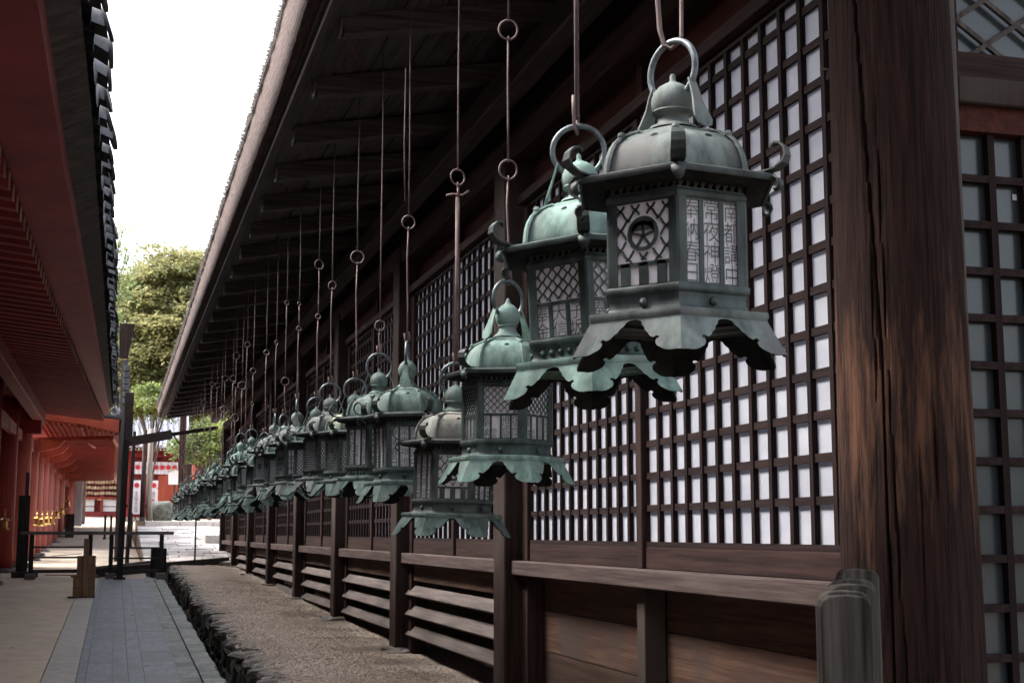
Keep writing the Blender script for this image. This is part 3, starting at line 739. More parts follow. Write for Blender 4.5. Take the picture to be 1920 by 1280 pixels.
for (r_, z_), w_ in zip(_p, _w): cornm.v += [(r_, -w_, z_ + .004), (r_ + .001, w_ * 0, z_), (r_, w_, z_ + .004)]
for (r_, z_), w_ in zip(_p, _w):
    d_ = Vector((r_ - .283, z_ - .332)).normalized() * .004; cornm.v += [(r_ - d_.x, -w_, z_ + .004 - d_.y), (r_ - d_.x, 0, z_ - d_.y), (r_ - d_.x, w_, z_ + .004 - d_.y)]
for i in range(6):
    for j in range(2): a = 3 * i + j; c = 21 + a; cornm.f += [(a, a + 1, a + 4, a + 3), (c + 1, c, c + 3, c + 4)]
    cornm.f += [(3 * i, 3 * i + 3, 24 + 3 * i, 21 + 3 * i), (3 * i + 5, 3 * i + 2, 23 + 3 * i, 26 + 3 * i)]
cornm = cornm.mesh('drop_leaf', 'bronze_dark', True)
studm = MB().lathe([(.012, 0), (.011, .004), (.007, .009), (0, .011)], 10)
studm.xf(Matrix.Translation((AP + .001, 0, .037)) @ Matrix.Rotation(rad(90), 4, 'Y')); 
stud1 = studm.mesh('stud', 'bronze_body', True)
s5 = MB()
for i in range(5):
    q = MB().lathe([(.0095, 0), (.0085, .004), (.005, .008), (0, .009)], 8); q.xf(Matrix.Translation((AP + .001, -.062 + .031 * i, .037)) @ Matrix.Rotation(rad(90), 4, 'Y')); s5.add(q.v, q.f)
stud5 = s5.mesh('stud', 'bronze_body', True)
holem = MB().lathe([(.0115, 0), (.0115, .002), (0, .0022)], 10)
holem.xf(Matrix.Translation((.1385, .018, .469)) @ Matrix.Rotation(rad(52), 4, 'Y')); holem = holem.mesh('vent_hole', 'near_black')
def finial(kind):
    p = [(.085, .518), (.078, .526), (.060, .532), (.052, .540), (.050, .552), (.056, .558), (.066, .561), (.071, .566), (.066, .571), (.070, .578), (.0725, .592), (.0705, .607), (.062, .622), (.048, .635), (.030, .644), (.014, .650), (.010, .656), (.009, .668), (.005, .673), (0, .674)]
    if kind == 1: p = [(.085, .518), (.070, .528), (.050, .545), (.047, .562), (.055, .566), (.050, .572), (.062, .584), (.070, .602), (.068, .622), (.056, .640), (.036, .655), (.018, .664), (.012, .676), (.004, .688), (0, .689)]
    p = [(r * .80, z) for r, z in p]
    me = MB().lathe(p, 28, cap=False).mesh('finial', 'bronze', True)
    try: me.set_sharp_from_angle(angle=rad(50))
    except Exception: pass
    return me
fin = [finial(0), finial(1)]
ringm = MB().ring((0, 0, .682), .081, .0088, axis=0, n=40, m=10).mesh('ring_handle', 'ring_metal', True)
def brk():
    b = MB(); pts = [(-.010, .648), (.014, .646), (.016, .622), (.020, .590), (.030, .556), (.036, .528), (.030, .510), (.004, .503), (-.022, .512), (-.030, .530), (-.022, .556), (-.014, .590), (-.014, .622)]
    # plate standing off the finial, leaning outwards
    k = len(pts); o = []
    for s in (0, .005):
        for (u, z) in pts: o.append((u, .060 + (.66 - z) * .35 + s, z))
    b.add(o, [tuple(range(k)), tuple(range(k, 2 * k))[::-1]] + [(i, (i + 1) % k, k + (i + 1) % k, k + i) for i in range(k)])
    return b.mesh('bracket', 'bronze')
brkm = brk()
STY = {0: ['words', 'words2', 'net', 'comb', 'crest', 'words'], 1: ['net_words'] * 6, 2: ['net_fine', 'net', 'net_fine', 'net_fine', 'net_fine', 'net_fine'],
       3: ['words', 'words2', 'net', 'words', 'crest', 'words'], 4: ['words', 'words2'] * 3, 5: ['words2', 'net', 'words'] * 2, 6: ['comb_disc'] * 6, 7: ['comb'] * 6, 8: ['net'] * 6, 9: ['slats'] * 6}
tone = {'bright': (1.55, 1.75, 1.68), 'mid': (1.1, 1.18, 1.15), 'grey': (1.05, .93, .97), 'dark': (.72, .80, .80), 'cream': (1.85, 1.42, 1.36), 'pale': (2.3, 2.1, 1.75)}
proto = {}
def make_lantern(style, sk):
    root = bpy.data.objects.new('hanging_lantern', None); COL.objects.link(root)
    P = lambda n, me, rz=0: link(n, me, root, rot=(0, 0, rz) if rz else None)
    for k in range(6):
        a = rad(60 * k); av = a + H6
        P('skirt_flap', FL, av); P('skirt_lining', FLL, av); P('corner_post', postm, av); P('roof_rib', ribm, av); P('curled_hook', hookm, av); P('drop_leaf', cornm, av)
        P('lattice_panel', PM[STY[style][k]], a); P('frieze', friez, a); P('stud', stud5 if style in (1, 5, 9) else stud1, a)
        if k % 2 == 0 or style in (0,): P('vent_hole', holem, a)
    P('skirt_rim', rim); P('plinth', plinth); P('top_band', topb); P('eave_soffit', soff); P('eave', eavem); P('dome', dome); P('finial', fin[1 if style in (2, 4, 8) else 0])
    P('paper_screen', papm); P('ring_handle', ringm, rad(sk)); P('bracket', brkm, rad(sk)); P('bracket', brkm, rad(sk + 180))
    return root
def kids(o): return [c for c in COL.objects if c.parent is o]
PK = {}
def copy_lantern(style, sk):
    src, ks = PK[(style, sk)]
    r = src.copy(); COL.objects.link(r)
    for c in ks:
        d = c.copy(); COL.objects.link(d); d.parent = r
    return r
# y, rim height above eye, radial scale, height scale, rotation, style, tone, ring turn
LN = [(3.30, .531, 1.0, 1.0, -20.7, 0, 'grey', 50), (3.98, .497, 1.0, 1.0, -19.1, 1, 'bright', 90), (4.94, .264, .84, .88, 6, 2, 'bright', 105), (5.80, .070, .84, .86, 16.6, 3, 'cream', 60),
      (6.74, .239, .84, .92, 12, 4, 'mid', 150), (7.60, .288, .86, .92, 33, 5, 'mid', 45), (8.44, .298, .84, .84, 20, 6, 'pale', 60), (9.40, .352, .87, .86, 25, 7, 'grey', 60), (10.2, .345, .82, .84, -5, 8, 'mid', 90),
      (11.1, .383, .86, .88, 18, 9, 'grey', 150), (12.1, .36, .84, .86, 2, 7, 'mid', 135), (12.95, .42, .86, .88, 30, 6, 'grey', 150), (13.9, .34, .82, .84, 12, 8, 'dark', 30)]
r4 = random.Random(21)
ys_ = [14.9, 15.7, 16.35, 17.3, 18.2, 19.2, 20.1]
while ys_[-1] < 31.4: ys_.append(ys_[-1] + .78 + .14 * r4.random())
for y in ys_: LN.append((y, .30 + .16 * r4.random(), .78 + .10 * r4.random(), .84 + .1 * r4.random(), 60 * r4.random(), r4.choice([1, 2, 5, 6, 7, 8, 9]), r4.choice(['mid', 'dark', 'grey', 'mid', 'dark', 'bright']), 90 * r4.random()))
LAB = ['largest nearest grey green lantern with a round pierced crest beside the corner pillar',
       'pale verdigris lantern with wave net windows over letters, half behind the nearest lantern',
       'bright green lantern with wide dome and fine net windows, hanging before the first timber post',
       'cream domed lantern hanging lowest of the whole row',
       'green domed lantern with tall letter windows just left of the low cream one',
       'sixth lantern from the pillar, bulging knob under a wide ring, letter windows',
       'pale yellowish roofed lantern with honeycomb windows and a disc in each',
       'grey lantern with a big round ring and honeycomb windows, eighth from the pillar',
       'small green lantern with net windows tucked behind the big ringed grey one',
       'grey lantern with slatted windows and a knob under a narrow ring, tenth from the pillar']
ORD = ['', 'first', 'second', 'third', 'fourth', 'fifth', 'sixth', 'seventh', 'eighth', 'ninth', 'tenth', 'eleventh', 'twelfth', 'thirteenth', 'fourteenth', 'fifteenth', 'sixteenth', 'seventeenth', 'eighteenth', 'nineteenth', 'twentieth']
NL = len(LN); LX = 1.38
TN = {'bright': 'bright verdigris', 'mid': 'green', 'grey': 'grey green', 'dark': 'dark green', 'cream': 'cream', 'pale': 'pale'}
def which(i):
    if i < 20: return ORD[i + 1] + ' from the corner pillar'
    return ORD[NL - i] + ' from the far end of the row'
TILT = [0, -2.8, .6, 1.5, -.8, .6, 1.2, 0, 1.5, -1.2, 0, .8]; TOPS = []
for i, (y, z, s, sz, rz, st, tn, rk) in enumerate(LN):
    sk = round(rk / 15) * 15
    if (st, sk) not in PK:
        root = make_lantern(st, sk); PK[(st, sk)] = (root, [c for c in COL.objects if c.parent is root])
    else: root = copy_lantern(st, sk)
    root.location = (LX, y, E + z); root.scale = (s, s, sz)
    vd = Vector((LX, y, 0)).normalized(); tl = TILT[i] if i < len(TILT) else r4.uniform(-2.2, 2.2)
    Rm_ = Matrix.Rotation(rad(tl), 3, vd) @ Matrix.Rotation(rad(rz), 3, 'Z'); root.rotation_euler = Rm_.to_euler(); TOPS.append(Vector(root.location) + Rm_ @ Vector((0, 0, .757 * sz)))
    lab = LAB[i] if i < len(LAB) else '%s hanging bronze lantern, %s' % (TN[tn], which(i))
    tag(root, lab, 'lantern', 'bronze lanterns hanging along the eaves')
    t = tone[tn]
    for c in [c for c in COL.objects if c.parent is root]:
        k = 1 + (rnd.random() - .5) * .12
        tt = t
        if tn in ('cream', 'pale') and not c.name.startswith(('dome', 'roof_rib')): tt = (1.0, 1.05, 1.03)
        if c.name.startswith(('lattice_panel', 'corner_post', 'plinth', 'top_band')): tt = tuple(lerp(1, q, .55) for q in t)
        if c.name.startswith(('eave', 'curled')): tt = tuple(lerp(1, q, .4) for q in t)
        c.color = (tt[0] * k, tt[1] * k, tt[2] * k, 1)
r5 = MB().lathe([(.0, 0), (.018, 0)], 8)

# ------------------------------------------------------------------ rods the lanterns hang from
RG = {1: [], 2: [(1.917, .036), (1.364, .034)], 3: [(1.55, .034)], 4: [(1.551, .033)], 5: [(1.148, .027)], 6: [(1.70, .040)], 7: [(1.686, .026)], 8: [(1.982, .034), (1.59, .018)], 9: [(1.829, .014), (1.626, .018)],
      10: [(1.995, .018), (1.304, .034)], 11: [(1.758, .024)], 12: [(1.783, .026)], 13: [(1.709, .030), (1.355, .022)], 14: [(2.095, .030)], 15: [(1.697, .045)], 16: [(2.165, .040), (1.798, .034), (1.398, .044)],
      18: [(2.085, .038), (1.658, .048)], 19: [(1.731, .040)]}
for i, (y, z, s, sz, rz, st, tn, rk) in enumerate(LN):
    tp_ = TOPS[i]; zb = tp_.z; top = E + 2.795
    root = thing('hanging_rod', 'thin rusty iron rod holding the %s lantern' % which(i).replace(' from', ' hanging lantern counted from', 1).replace(' lantern', '', 0), 'rod', (tp_.x, tp_.y, zb), 0, 'iron hanging rods under the eaves')
    if i < 20: root['label'] = 'iron rod carrying the %s lantern counted from the corner pillar' % ORD[i + 1]
    else: root['label'] = 'iron rod carrying the %s lantern counted from the far end' % ORD[NL - i]
    rt = .0042 if i > 1 else .006
    def pc(n, b, zz): b.build(n, 'iron', root, (0, 0, zz - zb), smooth=True)
    if i == 0:
        pc('rod', MB().tube([(-.035, .10, .62), (-.030, .06, .40), (-.022, .03, .06), (-.018, .012, .012), (-.004, 0, -.002), (.012, -.008, .012), (.022, -.012, .03), (.024, -.012, .15), (.030, -.010, .17)], .0075, 8, flat=.7), zb - .012)
        pc('rod', MB().tube([(-.035, .10, 0), (-.035, .10, .72)], .0075, 8, flat=.7), zb + .58)
        continue
    if i == 1:
        b = MB(); b.box((-.0045, -.011, .03), (.0045, .011, top - zb)); b.tube([(.004, 0, .045), (.004, .01, .0), (0, .0, -.02), (-.012, -.01, 0), (-.016, -.014, .05), (-.016, -.014, .10)], .006, 8)
        pc('rod', b, zb); continue
    zs_ = sorted(RG.get(i, [(1.3 + 1.0 * r4.random(), .025 + .02 * r4.random()) for _ in range(r4.choice([1, 2]))]), reverse=True)
    zt = top
    for (zc, rr) in zs_:
        zc += E
        jx, jy = (r4.random() - .5) * .006, (r4.random() - .5) * .006
        L_ = zt - (zc + rr); pc('rod', MB().tube([(0, 0, -.004), (jx, jy, L_ * .3), (jy, -jx, L_ * .7), (0, 0, L_)], rt, 6), zc + rr)
        q = MB().ring((0, 0, 0), rr, .0036 + rr * .02, axis=1, n=22, m=6, sq=1 + .12 * r4.random()).build('link_ring', 'iron', root, (0, 0, zc - zb), smooth=True, rot=(0, 0, rad(r4.choice([-20, 0, 10, 50, 75]) if rr < .03 else r4.randint(-25, 15))))
        pc('hook_eye', MB().ring((0, 0, 0), .009, .003, axis=0, n=10, m=5), zc - rr)
        zt = zc - rr - .006
    L_ = zt - zb
    if L_ > .05:
        if i == 3:
            b = MB(); b.box((-.009, -.003, .0), (.009, .003, L_ - .05)); b.tube([(0, 0, L_ - .05), (.004, 0, L_)], .005, 6); b.tube([(-.05, 0, L_ - .045), (-.02, .01, L_ - .035), (.02, 0, L_ - .04), (.05, -.01, L_ - .02)], .005, 6)
            pc('rod', b, zb)
        else: pc('rod', MB().tube([(0, .004, -.012), (.004 * r4.random(), 0, L_ * .3), (-.004, .003, L_ * .75), (0, 0, L_)], rt, 6), zb)
    b = MB(); b.tube([(.008, 0, .06), (.012, .004, .02), (.004, 0, -.008), (-.010, 0, .004), (-.016, -.004, .05)], .0055, 6); pc('hook', b, zb)
    if i == 4: pc('spare_wire', MB().tube([(-.02, 0, 0), (-.026, 0, .3), (-.022, 0, .70)], .0035, 6), E + 1.66)

# ------------------------------------------------------------------ the red hall on the left
RH = bpy.data.objects.new('red_hall', None); COL.objects.link(RH)
tag(RH, 'vermilion shrine hall on the left with grey tiled eaves and close set red rafters', 'hall')
def interp(tab, y):
    for (a, va), (b_, vb_) in zip(tab[:-1], tab[1:]):
        if y <= b_: return lerp(va, vb_, (y - a) / (b_ - a))
    return tab[-1][1]
LA = [(-6, -.46), (6.4, -.431), (9.4, -.416), (15.6, -.347), (29.6, -.214)]
LB = [(-6, -.80), (8.86, -.771), (14.2, -.702), (21.06, -.532), (29.6, -.30)]
TP = [(-6, -.15), (6.9, -.136), (8.6, -.112), (16, -.08), (30.4, -.022)]
b = MB(); d = MB(); ysx = [-6 + .5 * i for i in range(72)]
for y in ysx:
    xa, xb = interp(LA, y), interp(LB, y)
    b.v += [(xb, y, E + 2.385), (xa, y, E + 2.405), (xa + .02, y, E + 2.47), (xb, y, E + 2.45)]
    xt = interp(TP, y)
    d.v += [(xa - .02, y, E + 2.46), (xt - .12, y, E + 2.56), (xt - .13, y, E + 2.62), (xa - .02, y, E + 2.62)]
for q in (b, d):
    for i in range(len(ysx) - 1):
        for j in range(4): a = 4 * i + j; e = 4 * i + (j + 1) % 4; q.f.append((a, e, e + 4, a + 4))
    q.f += [(3, 2, 1, 0), tuple(4 * (len(ysx) - 1) + j for j in range(4))]
b.build('fascia_board', 'vermilion_dark', RH); d.build('clay_eave', 'clay_deck', RH)
rm = MB(); rm.beam((-3.2, 0, .34), (0, 0, 0), .105, .12); rm = rm.mesh('rafter', 'vermilion_dark')
re_ = MB().box((-.004, -.051, -.062), (.002, .051, .058)).mesh('rafter_tip', 'ema')
y = 4.6
while y < 29.6:
    x = interp(LB, y); link('rafter', rm, RH, (x - .004, y, E + 2.33)); link('rafter_tip', re_, RH, (x - .001, y, E + 2.33)); y += .333
MB().add([(-.75, -6, E + 2.40), (-.30, 29.6, E + 2.40), (-4.2, 29.6, E + 2.76), (-4.2, -6, E + 2.76)], [(0, 1, 2, 3)]).build('soffit_board', 'vermilion_dark', RH)
rt_ = MB()
MB().add([(-.36, -6, E + 2.74), (-.23, 30.2, E + 2.74), (-5.5, 30.2, E + 4.9), (-5.5, -6, E + 4.9), (-.4, -6, E + 2.62), (-.3, 30.2, E + 2.62), (-5.5, 30.2, E + 2.8), (-5.5, -6, E + 2.8)],
         [(0, 1, 2, 3), (7, 6, 5, 4), (1, 5, 6, 2), (2, 6, 7, 3), (3, 7, 4, 0), (0, 4, 5, 1)]).build('roof_slope', 'tile', RH)
# eave tiles
def round_tile():
    b = MB(); n = 9; L_ = .55
    for (x, dz, r) in ((.0, 0, .083), (.0, 0, .062), (-.02, .005, .060)): pass
    prof = []
    for k, x in enumerate((0, -.03, -L_)):
        dz = -x * .42
        for i in range(n):
            t = PI * i / (n - 1); r = .086 if k < 2 else .078
            b.v.append((x, r * math.cos(t), dz + r * 1.1 * math.sin(t)))
    for k in range(2):
        for i in range(n - 1): a = k * n + i; b.f.append((a, a + 1, a + n + 1, a + n))
    b.lathe([(0, -.012), (.084, -.012), (.088, .006), (.070, .010), (.064, .004), (.03, .006), (0, .008)], 14)
    o = len(b.v); m_ = Matrix.Translation((.01, 0, .045)) @ Matrix.Rotation(rad(78), 4, 'Y')
    st = 3 * n
    for i in range(st, len(b.v)): b.v[i] = tuple(m_ @ Vector(b.v[i]))
    me = b.mesh('round_tile', 'tile', True)
    try: me.set_sharp_from_angle(angle=rad(40))
    except Exception: pass
    return me
def pan_tile():
    b = MB(); n = 7; w_ = .145
    rows = [(.02, -.055, 1), (.025, .012, 1), (-.02, .03, 0), (-.5, .22, 0)]
    for (x, z, lip) in rows:
        for i in range(n):
            u = -1 + 2 * i / (n - 1); b.v.append((x, w_ * u, z + .035 * u * u - (.03 * (1 - u * u) if z < 0 else 0)))
    for k in range(3):
        for i in range(n - 1): a = k * n + i; b.f.append((a, a + 1, a + n + 1, a + n))
    return b.mesh('pan_tile', 'tile', True)
rtm, ptm = round_tile(), pan_tile(); y = 4.75; k = 0
while y < 30.1:
    x = interp(TP, y)
    o = link('round_tile', rtm, RH, (x - .02, y, E + 2.605), (rad(rnd.uniform(-8, 8)), rad(rnd.uniform(-10, 6)), rad(rnd.uniform(-9, 9)))); o.scale = (1, rnd.uniform(1.0, 1.2), rnd.uniform(1.1, 1.35)); o.location.x += rnd.uniform(-.02, .015)
    o = link('pan_tile', ptm, RH, (x - .10, y + .215, E + 2.612), (rad(rnd.uniform(-3, 3)), 0, rad(rnd.uniform(-4, 4))))
    y += .43; k += 1
Bx('eave_beam', (-1.62, -6, E + 2.16), (-1.42, 29.3, E + 2.38), 'vermilion_dark', RH, .01)
o = kids(RH)[-1]
Bx('back_wall', (-4.4, -6, -.2), (-4.3, 30.5, E + 2.8), 'vermilion_dark', RH)
def column(x, y, r, parent, top, m='vermilion_pink', stone=True):
    z = gz(y); MB().lathe([(r * 1.02, 0), (r, .6), (r, (top - z) * .7), (r * .97, top - z)], 28).build('column', m, parent, (x, y, z), smooth=True)
    if stone:
        o = link('base_stone', krocks[int(y) % 6], parent, (x, y, z + .01)); o.scale = (r * 3.1, r * 3.1, .14)
for (x, y, r) in ((-1.98, 26.7, .235), (-1.81, 28.6, .20), (-1.95, 22.6, .22), (-1.95, 18.6, .22)): column(x, y, r, RH, E + 2.42, 'vermilion' if y < 28 else 'vermilion_pink')
Bx('bracket_block', (-2.05, 28.4, E + 1.9), (-1.45, 28.8, E + 2.16), 'vermilion_dark', RH, .01)
Bx('tie_beam', (-1.9, 18, E + 1.75), (-1.78, 28.5, E + 1.95), 'vermilion_dark', RH, .01)
# corner ridge end with pale plaster tiles
for i in range(7):
    MB().lathe([(.0, 0), (.055, .0), (.06, .02), (.055, .04), (0, .045)], 12).build('end_tile', 'pale_tile', RH, (-.10 + .03 * (i % 3), 29.9 + .09 * i, E + 2.50 + .05 * (i % 2)), rot=(rad(90), 0, 0))
rebase(RH, (-2.0, 14, .3))

# ------------------------------------------------------------------ gallery of red columns further on
GA = bpy.data.objects.new('red_gallery', None); COL.objects.link(GA)
tag(GA, 'open vermilion gallery of round columns under a flared orange eave, beyond the left hall', 'gallery')
for xr, y in ((0, 31.6), (0, 34.0), (0, 36.8), (0, 39.8), (0, 43.4), (0, 48.2), (0, 56.2)): column(-1.80, y, .175 if y < 50 else .22, GA, E + 2.0)
# eave: fascia, soffit, curved ribs
MB().prism([(-1.75, 2.40 + E), (-1.75, 2.52 + E), (-.9, 2.475 + E), (.045, 2.40 + E), (.035, 2.12 + E), (-.7, 2.28 + E)], 30.9, 31.0).build('gable_board', 'orange_paint', GA)
b = MB()
for y, s in ((31.001, 1), (34, 1), (39, 1)):
    b.v += [(-1.8, y, E + 2.36), (-.7, y, E + 2.27), (.03, y, E + 2.11), (.06, y, E + 2.38), (-1.8, y, E + 2.52)]
for j in range(2):
    for i in range(5): a = 5 * j + i; c = 5 * j + (i + 1) % 5; b.f.append((a, c, c + 5, a + 5))
b.f += [(4, 3, 2, 1, 0), (10, 11, 12, 13, 14)]
b.build('soffit', 'orange_paint', GA)
for i in range(15):
    x = -1.65 + i * .115; zt = E + 2.36 - (x + 1.8) * .082 if x < -.7 else E + 2.27 - (x + .7) * .22
    MB().beam((x, 31.02, zt - .03), (x, 38.9, zt - .03), .045, .05).build('rafter', 'vermilion', GA)
for x0 in (-.78, -.16):
    pts = [(x0 + .0, 31.1, E + 2.24 - .1 * (x0 + .78)), (x0 + .05, 32.0, E + 2.12 - .1 * (x0 + .78)), (x0 + .13, 33.0, E + 2.03 - .1 * (x0 + .78)), (x0 + .25, 34.4, E + 2.0 - .1 * (x0 + .78))]
    MB().tube(pts, .035, 6).build('curved_rib', 'vermilion_pink', GA)
MB().add([(.03, 39.01, E + 2.1), (.0, 60, E + 2.1), (-3.5, 60, E + 2.6), (-3.5, 39.01, E + 2.6), (.03, 39.01, E + 2.3), (0, 60, E + 2.3), (-3.5, 60, E + 3.6), (-3.5, 39.01, E + 3.6)],
         [(0, 1, 2, 3), (7, 6, 5, 4), (0, 4, 5, 1), (0, 3, 7, 4), (1, 5, 6, 2)]).build('roof', 'vermilion', GA)
for y in [31.6 + .5 * i for i in range(50)]: MB().beam((-1.78, y, E + 1.98), (-.1, y, E + 2.06), .09, .09).build('rafter', 'vermilion', GA)
Bx('tie_beam', (-1.88, 30.6, E + 1.70), (-1.72, 57, E + 1.98), 'vermilion', GA, .01)
for y in (31.6, 34, 36.8, 39.8, 43.4, 48.2): MB().prism([(-1.7, E + 1.98), (-1.1, E + 1.98), (-1.25, E + 1.82), (-1.7, E + 1.70)], y - .06, y + .06).build('bracket', 'orange_paint', GA)
Bx('back_wall', (-3.6, 30.6, .5), (-3.5, 60, E + 2.6), 'vermilion', GA)
for i in range(9):
    x = -1.7 + .21 * i; z = E + 2.56 - .08 * (i / 8) ** 2
    MB().lathe([(0, 0), (.05, 0), (.056, .012), (.03, .02), (0, .02)], 12).build('end_tile', 'tile', GA, (x, 30.93, z), rot=(rad(90), 0, 0))
MB().beam((-1.78, 31.5, E + 2.54), (.06, 31.5, E + 2.45), 1.1, .05).build('roof_edge', 'tile', GA)
rebase(GA, (-1.8, 44, gz(44)))

# gilt lanterns along the gallery
gm = MB(); gm.lathe([(.02, .36), (.03, .33), (.05, .30), (.15, .26), (.17, .235), (.10, .235)], 6, cap=False); gm.lathe([(.0, .355), (.035, .37), (.04, .40), (.01, .43), (0, .45)], 12)
gbody = MB().lathe([(.10, .06), (.10, .23)], 6); gsk = MB().lathe([(.10, .055), (.13, .05), (.17, -.01), (.155, -.01), (.11, .04)], 6)
grg = MB().ring((0, 0, .49), .045, .008, axis=1, n=16, m=6); gh = MB()
for i in range(6):
    a = rad(60 * i); gh.tube([(.16 * math.cos(a), .16 * math.sin(a), .24), (.20 * math.cos(a), .20 * math.sin(a), .26), (.20 * math.cos(a), .20 * math.sin(a), .30), (.17 * math.cos(a), .17 * math.sin(a), .31)], .009, 5)
gms = [gm.mesh('cap', 'gilt'), gbody.mesh('body', 'gilt'), gsk.mesh('skirt', 'gilt'), grg.mesh('ring_handle', 'gilt'), gh.mesh('curled_hook', 'gilt')]
GL = [(-1.74, 24.3, .05), (-1.58, 31.0, .15), (-1.57, 33.0, .15), (-1.56, 35.2, .19), (-1.56, 37.8, .22), (-1.56, 41, .40), (-1.56, 45, .55), (-1.56, 50, .9)]
for i, (x, y, z) in enumerate(GL):
    t = thing('gilt_lantern', 'small shining gilt lantern hanging by the red columns, %s from the left edge' % ORD[i + 1], 'lantern', (x, y, E + z), rnd.random(), 'gilt lanterns along the red columns')
    for me in gms:
        q = link(me.name.split('.')[0], me, t); q.scale = (.55, .55, .62)
    MB().tube([(0, 0, .33), (0, 0, max(.6, 1.95 - z))], .004, 5).build('chain', 'black_iron', t)

# black board post by the first column, and small fittings
t = thing('board_post', 'black timber board post with a pale capped top beside the first red columns', 'post', (-1.47, 24.9, gz(24.9)))
Bx('board', (-.10, -.07, 0), (.08, .07, 1.36), 'black_wood_z', t, .006); Bx('cap_strip', (-.01, -.05, 1.3601), (.05, .05, 1.75), 'grey_wood_z', t, .004)
Bx('foot', (-.16, -.2, 0), (.26, -.075, .1), 'black_wood_x', t, .006)

# ------------------------------------------------------------------ barriers across the path
def barrier(name, label, x0, x1, y, rails, posts):
    z = gz(y); t = thing(name, label, 'barrier', ((x0 + x1) / 2, y, z)); cx = (x0 + x1) / 2; h = E + .02 - z
    bevel(Bx('top_rail', (x0 - cx, -.045, h - .055), (x1 - cx, .045, h), 'grey_wood_x', t), .005)
    for p in posts:
        bevel(Bx('post', (p - cx - .035, -.03, .07), (p - cx + .035, .03, h - .0552), 'black_wood_z', t), .004)
        bevel(Bx('foot', (p - cx - .08, -.22, 0), (p - cx + .08, .22, .10), 'grey_wood_x', t), .01)
    for zz in rails: Bx('rail', (posts[0] - cx, -.012, zz - .014), (posts[-1] - cx, .012, zz + .014), 'black_wood_x', t)
    Bx('bottom_rail', (posts[0] - cx, -.024, .10), (posts[-1] - cx, .024, .155), 'black_wood_x', t)
barrier('wooden_barrier', 'low weathered rail barrier closing the sandy path by the red columns', -1.48, .17, 24.25, (.35, .52), (-1.30, -.38))
barrier('wooden_barrier', 'shorter low rail barrier closing the grey mat path beside the ditch', -.36, .95, 24.05, (.34, .51), (-.045, .76))
t = thing('timber_sill', 'long dark timber lying across the path and ditch behind the barriers', 'timber', (.9, 26.7, gz(26)))
MB().beam((-1.25, -2.2, .045), (1.3, 2.3, .145), .14, .15).build('beam', 'black_wood_x', t); MB().beam((-1.25, -2.33, .13), (-.2, -.5, .20), .05, .04).build('batten', 'grey_wood_x', t)
t = tag(bevel(Bx('wooden_block', (.60, 24.40, gz(24)), (.86, 24.55, gz(24) + .50), 'black_wood_z'), .01), 'upright brown timber block behind the right barrier by the ditch', 'block')
# wooden tubs
t = thing('tub_stack', 'two stacked square wooden tubs with a short post standing on the kerb', 'tub', (-.37, 19.7, gz(19.7)), rad(4))
for (w_, z0, h_, dx) in ((.135, 0, .265, 0), (.115, .30, .25, .02)):
    for k in range(4):
        a = rad(90 * k)
        b = MB(); 
        for q in range(4): b.box((w_ - .018, -w_ + .0 + q * w_ / 2 + .001, 0), (w_, -w_ + (q + 1) * w_ / 2 - .001, h_))
        b.build('stave_side', 'bucket_wood', t, (dx, 0, z0), rot=(0, 0, a))
    MB().box((-w_ - .003, -w_ - .003, h_ * .48), (w_ + .003, w_ + .003, h_ * .50)).build('hoop', 'black_wood_x', t, (dx, 0, z0))
    MB().box((-w_ + .01, -w_ + .01, 0), (w_ - .01, w_ - .01, h_ - .03)).build('base', 'bucket_wood', t, (dx, 0, z0))
Bx('shelf', (-.17, -.15, .268), (.17, .15, .297), 'bucket_wood', t); Bx('short_post', (-.03, -.17, .02), (.04, -.142, .78), 'bucket_wood', t, .004)
MB().tube([(-.13, -.1, .015), (-.5, .1, .02)], .006, 6).build('stick', 'bucket_wood', t, (0, 0, .28)); MB().tube([(-.05, -.2, .58), (-.42, .0, .55)], .005, 6).build('stick', 'bucket_wood', t)
MB().box((-.2, -.2, -.0), (.14, .15, .012)).build('tray', 'black_wood_x', t)
# iron stand on the gravel
t = thing('iron_stand', 'thin black iron stand with a flat bar foot on the gravel near the far end', 'stand', (1.50, 27.6, gravel_z(1.5, 27.6)))
MB().tube([(0, 0, 0), (0, 0, 1.05)], .016, 8).build('pole', 'black_iron', t); Bx('foot', (-.19, -.04, 0), (.19, .04, .035), 'black_iron', t)

# gate post with cross beam reaching under the eaves
t = thing('gate_frame', 'dark square post with a paler upper part and a beam reaching right to the eaves', 'post', (.105, 23.76, gz(23.76)))
z0 = gz(23.76)
MB().add([(-.055, -.055, 0), (.045, -.055, 0), (.045, .055, 0), (-.055, .055, 0), (-.02, -.055, E + 1.50 - z0), (.075, -.055, E + 1.50 - z0), (.075, .055, E + 1.50 - z0), (-.02, .055, E + 1.50 - z0)],
         [(0, 3, 2, 1), (4, 5, 6, 7), (0, 1, 5, 4), (1, 2, 6, 5), (2, 3, 7, 6), (3, 0, 4, 7)]).build('lower_post', 'black_wood_z', t)
Bx('upper_post', (-.02, -.03, E + 1.502 - z0), (.12, .09, E + 2.30 - z0), 'rail_wood', t, .006)
MB().beam((.03, 0, E + 1.48 - z0), (.75, .05, E + 1.62 - z0), .10, .15).build('beam', 'rail_wood', t)
MB().beam((.62, .05, E + 1.60 - z0), (1.5, .1, E + 1.75 - z0), .07, .06).build('beam', 'dark_wood_x', t)
for zz in (.95, 1.75): Bx('band', (-.058 + .013 * zz, -.062, zz), (.052 + .013 * zz, .062, zz + .02), 'black_iron', t)
Bx('foot', (-.09, -.12, 0), (.09, .12, .05), 'black_wood_x', t)
